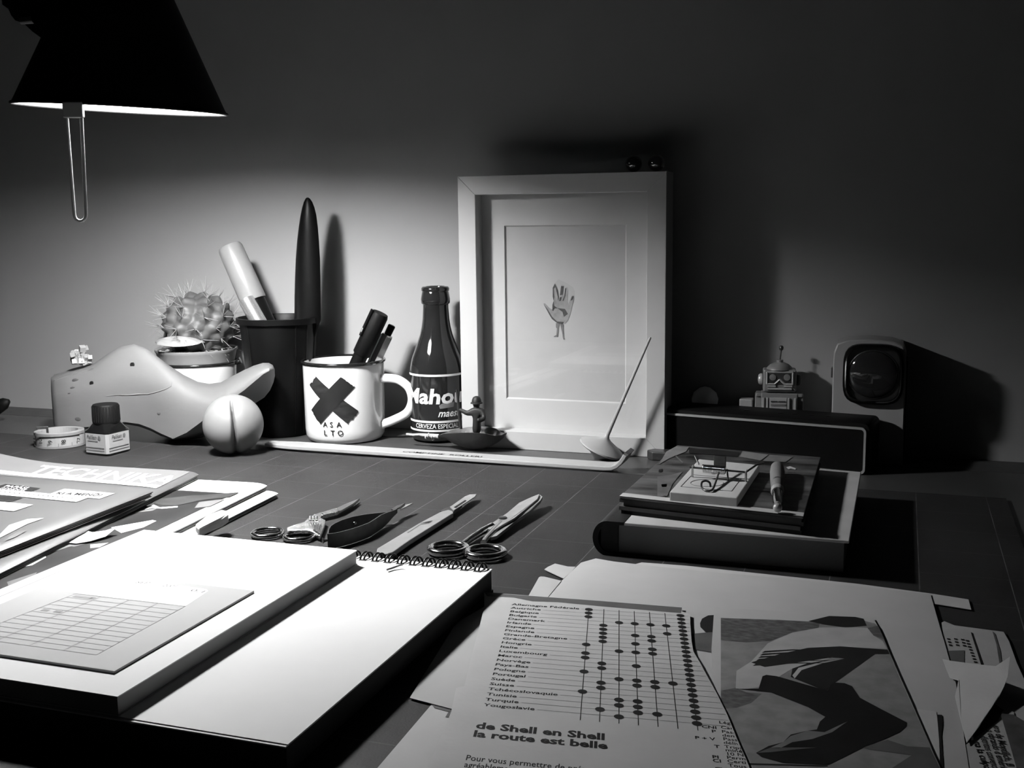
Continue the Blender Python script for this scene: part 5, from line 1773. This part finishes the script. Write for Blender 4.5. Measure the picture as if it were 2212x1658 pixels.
prints([c7(*p) for p in ((1285, 1200), (1330, 1203), (1335, 1280), (1322, 1380), (1338, 1600), (1342, 1800), (1318, 1800), (1310, 1500))], 0.0019, INK, ws, 'printed_streak')
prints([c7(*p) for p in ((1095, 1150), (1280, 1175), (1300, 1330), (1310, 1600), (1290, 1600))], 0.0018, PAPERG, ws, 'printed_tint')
# under sheets on the left
solo('paper_sheet', sheet([(1045, 1310), (985, 1345), (885, 1506.5), (979, 1531), (1010, 1500), (1110, 1400), (1110, 1310)], 0.0010), PAPER2, 'pale sheet corner showing between sketch pad and printed page', 'paper sheet')
ll = solo('paper_sheet', sheet([(932, 1521), (979, 1531), (1030, 1560), (1000, 1800), (690, 1800), (815, 1658)], 0.0004), PAPERG, 'grey sheet at the bottom edge left of the printed page', 'paper sheet')
prints([(934, 1521.5), (979, 1531), (976, 1538), (938, 1528)], 0.0006, INKG, ll, 'printed_bar')
prints([(968, 1538), (978, 1536), (974, 1548), (962, 1548)], 0.0006, INKG, ll, 'printed_bar')

# photograph torn from a magazine
PHZ = 0.0026
pg = [(1543, 1310), (1886, 1334), (1900, 1358), (1920, 1405), (1940, 1452), (1975, 1530), (2010, 1610), (2031, 1658), (2100, 1830), (1680, 1830), (1615, 1650), (1568, 1540), (1540, 1470), (1537, 1400)]
phs = thing('magazine_photo', 'dark photograph torn from a magazine, showing a bent draped figure', 'photograph', at(1760, 1500))
pz = part('photo_sheet', sheet(pg, PHZ), PAPER2, phs)
prints([c4(233, 405), c4(900, 432), c4(1175, 425), c4(1238, 440), c4(1272, 480), c4(1330, 622), c4(1384, 760), c4(1488, 990), c4(1600, 1240), c4(1665, 1380), (2092, 1820), (1690, 1820), (1625, 1655), (1572, 1540), c4(233, 960)], PHZ + 0.00005, mat('photo_ground', 0.2, 0.6, var=0.2, scale=120), pz, 'photo_ground')
pol = [([(233, 405), (620, 418), (880, 432), (870, 475), (700, 500), (560, 555), (400, 565), (233, 550)], mat('photo_grass', 0.075, 0.6, var=0.6, scale=260, stretch=(1, 2, 1)), 1),
       ([(805, 425), (940, 392), (1110, 398), (1165, 410), (1185, 455), (1050, 468), (900, 447)], INK, 2),
       ([(233, 880), (330, 860), (400, 890), (500, 900), (430, 960), (340, 990), (233, 1000)], mat('photo_grass', 0.075), 1),
       ([(1190, 470), (1260, 455), (1300, 545), (1230, 520)], mat('photo_grass', 0.075), 1),
       ([(330, 865), (335, 750), (430, 690), (540, 570), (700, 500), (880, 468), (1060, 465), (1190, 470), (1230, 520), (1290, 555), (1320, 608), (1060, 595), (980, 660), (700, 735), (610, 790), (520, 785), (500, 850), (410, 868)], mat('photo_robe', 0.38, 0.6, var=0.12, scale=60), 2),
       ([(430, 695), (620, 640), (800, 600), (1010, 590), (1320, 612), (1335, 640), (1240, 640), (1100, 740), (945, 850), (925, 885), (690, 790), (700, 735), (800, 700), (1040, 668), (960, 662), (700, 700), (520, 725)], INK, 3),
       ([(700, 780), (740, 730), (900, 690), (1040, 670), (900, 700), (760, 745), (715, 800)], mat('photo_robe', 0.5), 4),
       ([(505, 785), (530, 776), (600, 785), (930, 880), (960, 825), (1040, 830), (1090, 850), (1140, 925), (1290, 1005), (1445, 1085), (1445, 1110), (1400, 1150), (1300, 1195), (1160, 1250), (1020, 1320), (935, 1362), (640, 1350), (500, 1312), (462, 1285), (545, 1240),
         (640, 1215), (690, 1165), (800, 1140), (860, 1132), (880, 1080), (915, 1050), (800, 985), (560, 890), (350, 868), (480, 865)], mat('photo_black', 0.008, 0.6, var=0.3, spec=0.1), 5),
       ([(560, 1250), (640, 1215), (690, 1175), (800, 1140), (910, 1150), (1060, 1080), (960, 1150), (830, 1195), (700, 1215), (620, 1255)], INKM, 6),
       ([(470, 1285), (560, 1250), (860, 1250), (700, 1265), (560, 1280)], INKG, 6),
       ([(1150, 1250), (1320, 1200), (1450, 1242), (1595, 1250), (1660, 1384), (1350, 1384), (1480, 1300), (1200, 1262)], INKG, 3),
       ([(410, 1352), (930, 1366), (930, 1374), (415, 1362)], INK, 3)]
for i in range(6):
    y0 = 610 + i * 17
    pol.append(([(520 - i * 12, y0 + 10), (700, y0), (1000, y0 + 4), (700, y0 + 7), (500 - i * 12, y0 + 22)], INK, 4))
for pts, m_, ly in pol:
    prints([c4(*p) for p in pts], PHZ + 0.00005 + ly * 0.00003, m_, pz, 'photo_shape')

# printed page with the dot chart
SZ = 0.0038
page_px = [(1046, 1279), (1120, 1284), (1300, 1297), (1474, 1311), (1473, 1320), (1491, 1326), (1491, 1345), (1494, 1385), (1498, 1407), (1512, 1430), (1528, 1460), (1550, 1500), (1572, 1545), (1590, 1590), (1612, 1640), (1660, 1760), (1700, 1880), (800, 1880), (905, 1700), (940, 1620),
           (962, 1570), (975, 1535), (985, 1485), (1003, 1481), (1020, 1410), (1035, 1355), (1046, 1310)]
shp = thing('printed_page', 'printed French page with country list and dot chart, torn edges', 'printed page', at(1300, 1500))
sp2 = part('page_sheet', sheet(page_px, SZ), PAPERG, shp)
prints([(1046.5, 1279.5), (1120, 1284.5), (1300, 1297.5), (1473, 1311.5), (1471, 1323.5), (1300, 1309), (1205, 1300), (1150, 1298), (1110, 1290), (1052, 1287)], SZ + 0.00006, INKG, sp2, 'header_bar')
O_ = at(1105, 1306, SZ + 0.00006)
EU = Vector((math.cos(math.radians(6.5)), math.sin(math.radians(6.5)), 0))
EV = Vector((math.cos(math.radians(-76.2)), math.sin(math.radians(-76.2)), 0))


def puv(px, py):
    p = at(px, py, SZ) - O_
    det = EU.x * EV.y - EU.y * EV.x
    return ((p.x * EV.y - p.y * EV.x) / det, (EU.x * p.y - EU.y * p.x) / det)


def onp(u, v, e=0.0):
    return O_ + EU * u + EV * v + UP * e


def in_page(p):
    x, y = to_px(p)
    c_ = False
    n = len(page_px)
    for i in range(n):
        (x0, y0), (x1, y1) = page_px[i], page_px[(i + 1) % n]
        if (y0 > y) != (y1 > y) and x < (x1 - x0) * (y - y0) / (y1 - y0) + x0:
            c_ = not c_
    return c_


v24 = puv(1043, 1524)[1]
pit = v24 / 23
names = ['Allemagne Fédérale', 'Autriche', 'Belgique', 'Bulgarie', 'Danemark', 'Irlande', 'Espagne', 'Finlande', 'Grande-Bretagne', 'Grèce', 'Hongrie', 'Italie', 'Luxembourg', 'Maroc', 'Norvège', 'Pays-Bas', 'Pologne', 'Portugal', 'Suède', 'Suisse',
         'Tchécoslovaquie', 'Tunisie', 'Turquie', 'Yougoslavie']
cu1, cu7 = puv(1272, 1316)[0], puv(1470, 1331)[0]
vtop = puv(1272, 1310)[1]
cols = [cu1 + (cu7 - cu1) * i / 6 for i in range(7)]
def row_end(i):
    u = cols[6]
    while u < cols[6] + 0.03 and in_page(onp(u + 0.0008, i * pit - 0.0009)):
        u += 0.0004
    return u


rul = []
ends = {}
for i, nm in enumerate(names):
    sz = 0.0040
    vf = letters(nm, sz, bold=0.018, sx=1.18, shear=0.05)
    wdt = max(p[0] for p in vf[0])
    ends[i] = wdt
    part('country_name', ([onp(p[0], i * pit - p[1]) for p in vf[0]], vf[1]), INK, sp2)
    a_, b_ = onp(wdt + 0.0012, i * pit - 0.0009, 0.0), onp(row_end(i), i * pit - 0.0009, 0.0)
    rul.append(qline(a_, b_, 0.00011))
part('row_rules', join(*rul), INKG, sp2)
crl = []
for i, u in enumerate(cols):
    crl.append(qline(onp(u, -0.0030, 0.00002), onp(u, 23 * pit + 0.0055, 0.00002), 0.00017))
part('column_rules', join(*crl), INK, sp2)
dots = {0: (1, 2, 3, 10, 12, 13, 16, 20), 1: (5, 6, 7, 8, 9, 14, 15, 18, 19, 23), 2: (4, 11, 17, 21, 22, 24), 3: (4, 7, 9, 11, 14, 17, 18, 21, 22, 23), 4: (4, 7, 8, 10, 11, 17, 18, 23), 5: (4, 6, 17), 6: tuple(range(1, 25))}
dm = None
for c_, rws in dots.items():
    for r_ in rws:
        ctr_ = onp(cols[c_], (r_ - 1) * pit - 0.0009, 0.00005)
        V = [ctr_ + EU * 0.00215 * math.cos(2 * PI * j / 18) + EV * 0.00225 * math.sin(2 * PI * j / 18) for j in range(18)]
        part('printed_dot', (V, [tuple(range(18))]), INK, sp2)


def ptext(s, p0, size, name='lettering', bold=0.0, sx=1.0, width_px=None, m_=INK, shear=0.0):
    u0, v0 = puv(*p0)
    wd2 = None
    if width_px:
        wd2 = puv(*width_px)[0] - u0
    vf = letters(s, size, bold=bold, sx=sx, width=wd2, shear=shear)
    V_ = [onp(u0 + p[0], v0 - p[1]) for p in vf[0]]
    ok = [in_page(p) for p in V_]
    F_ = [f for f in vf[1] if all(ok[i] for i in f)]
    if F_:
        part(name, (V_, F_), m_, sp2)


ptext('de Shell en Shell', (1027, 1572), 0.0080, bold=0.035, width_px=(1306, 1591))
ptext('la route est belle', (1022, 1590), 0.0080, bold=0.035, width_px=(1313, 1606))
ptext('Pour vous permettre de préparer vos vacances', (1006, 1641), 0.0062, width_px=(1430, 1664), bold=0.006)
ptext('agréablement possible, la', (1002, 1656), 0.0062, width_px=(1215, 1668), bold=0.006)
rc_ = [('', 'Lég', (1553, 1562)), ('CNI', 'Cart', (1557, 1573)), ('P', 'Pass', (1559, 1582)), ('', 'demi', (1560, 1590)), ('P + V', 'Pass', (1562, 1598)), ('', 'déliv', (1563, 1606)), ('T', 'Tripty', (1565, 1615)), ('', 'miné', (1567, 1622)), ('', '10 NF', (1568, 1630)),
       ('PI', 'Permis', (1570, 1638)), ('CI', 'Certifi', (1571, 1646)), ('', 'Tous c', (1573, 1655)), ('CV', 'Carte', (1575, 1664))]
for k_, s, p in rc_:
    ptext(s, p, 0.0036, bold=0.008, sx=0.95)
    if k_:
        u_ = 8.5 * len(k_)
        ptext(k_, (p[0] - 12 - u_ * 1.15, p[1] - u_ * 0.07), 0.0036, bold=0.022, sx=1.0)

# newspapers at the right edge
nw = solo('newspaper_sheet', sheet([(2034, 1344), (2040, 1341), (2062, 1350), (2168, 1364), (2180, 1385), (2196, 1430), (2214, 1470), (2330, 1560), (2330, 1640), (2120, 1500), (2050, 1470)], 0.0010), NEWS, 'grey newspaper sheet with sideways print at the right edge', 'newspaper')
prints([c7(*p) for p in ((1345, 655), (1520, 650), (1520, 760), (1350, 735))], 0.0012, INKG, nw, 'printed_block')
prints([c7(*p) for p in ((1575, 495), (1590, 500), (1690, 795), (1670, 795))], 0.0012, INK, nw, 'printed_rule')
prints([c7(*p) for p in ((1760, 485), (1785, 510), (1830, 660), (1840, 750), (1820, 760), (1795, 600))], 0.0012, INKG, nw, 'printed_rule')
for k_, (xa, ya) in enumerate(((1370, 545), (1430, 545), (1490, 550), (1530, 560))):
    for j in range(3 if k_ < 3 else 8):
        x0, y0 = xa + j * (8 if k_ < 3 else 10), ya + j * 26
        prints([c7(*p) for p in ((x0, y0), (x0 + 28, y0 + 4), (x0 + 30, y0 + 16), (x0 + 2, y0 + 12))], 0.0012, INK, nw, 'small_print')
tw_px = [(1335, 725), (1470, 755), (1620, 795), (1720, 805), (1790, 785), (1912, 703), (1900, 800), (1890, 880), (1860, 960), (1820, 1040), (1760, 1130), (1640, 1310), (1540, 1440), (1490, 1250), (1440, 1040), (1470, 905), (1395, 880)]
tw_z = [.0030, .0030, .0040, .0065, .0100, .0180, .0150, .0100, .0060, .0050, .0040, .0030, .0024, .0024, .0026, .0035, .0028]
solo('torn_paper', sheet([c7(*p) for p in tw_px], tw_z, 0.0003), PAPERG, 'torn pale paper with curled tip on the newspaper', 'paper scrap', smooth=70)
nc = solo('newspaper_clipping', sheet([c7(*p) for p in ((1500, 1480), (1620, 1400), (1810, 1250), (1850, 1165), (1900, 1160), (1945, 1180), (1970, 1420), (1975, 1700), (2000, 1900), (1480, 1900))], 0.0014), NEWS, 'newspaper clipping with sideways lines of text in the lower right corner', 'newspaper')
for i, (s, a_, b_) in enumerate((('ero de Montilich, B', (1760, 1290), (1880, 1640)), ('a obrando d emérito', (1705, 1330), (1840, 1690)), ('distritos convenciones', (1650, 1380), (1790, 1740)), ('na la culpa de', (1595, 1430), (1720, 1740)))):
    A_, B_ = at(*c7(*a_), 0.0016), at(*c7(*b_), 0.0016)
    dr = (B_ - A_).normalized()
    part('lettering', flat(letters(s, 0.0042, bold=0.012, width=(B_ - A_).length), A_, dr, Vector((-dr.y, dr.x, 0))), INK, nc)
nd = solo('newspaper_photo', sheet([c7(*p) for p in ((1830, 1190), (1940, 1200), (2040, 1260), (2300, 1400), (2300, 1900), (2010, 1900), (1980, 1700), (1900, 1420))], 0.0022), mat('news_photo', 0.06, 0.8, var=0.9, scale=45), 'dark newspaper picture at the lower right corner', 'newspaper')

for o in bpy.data.objects:
    if '_org' in o:
        del o['_org']
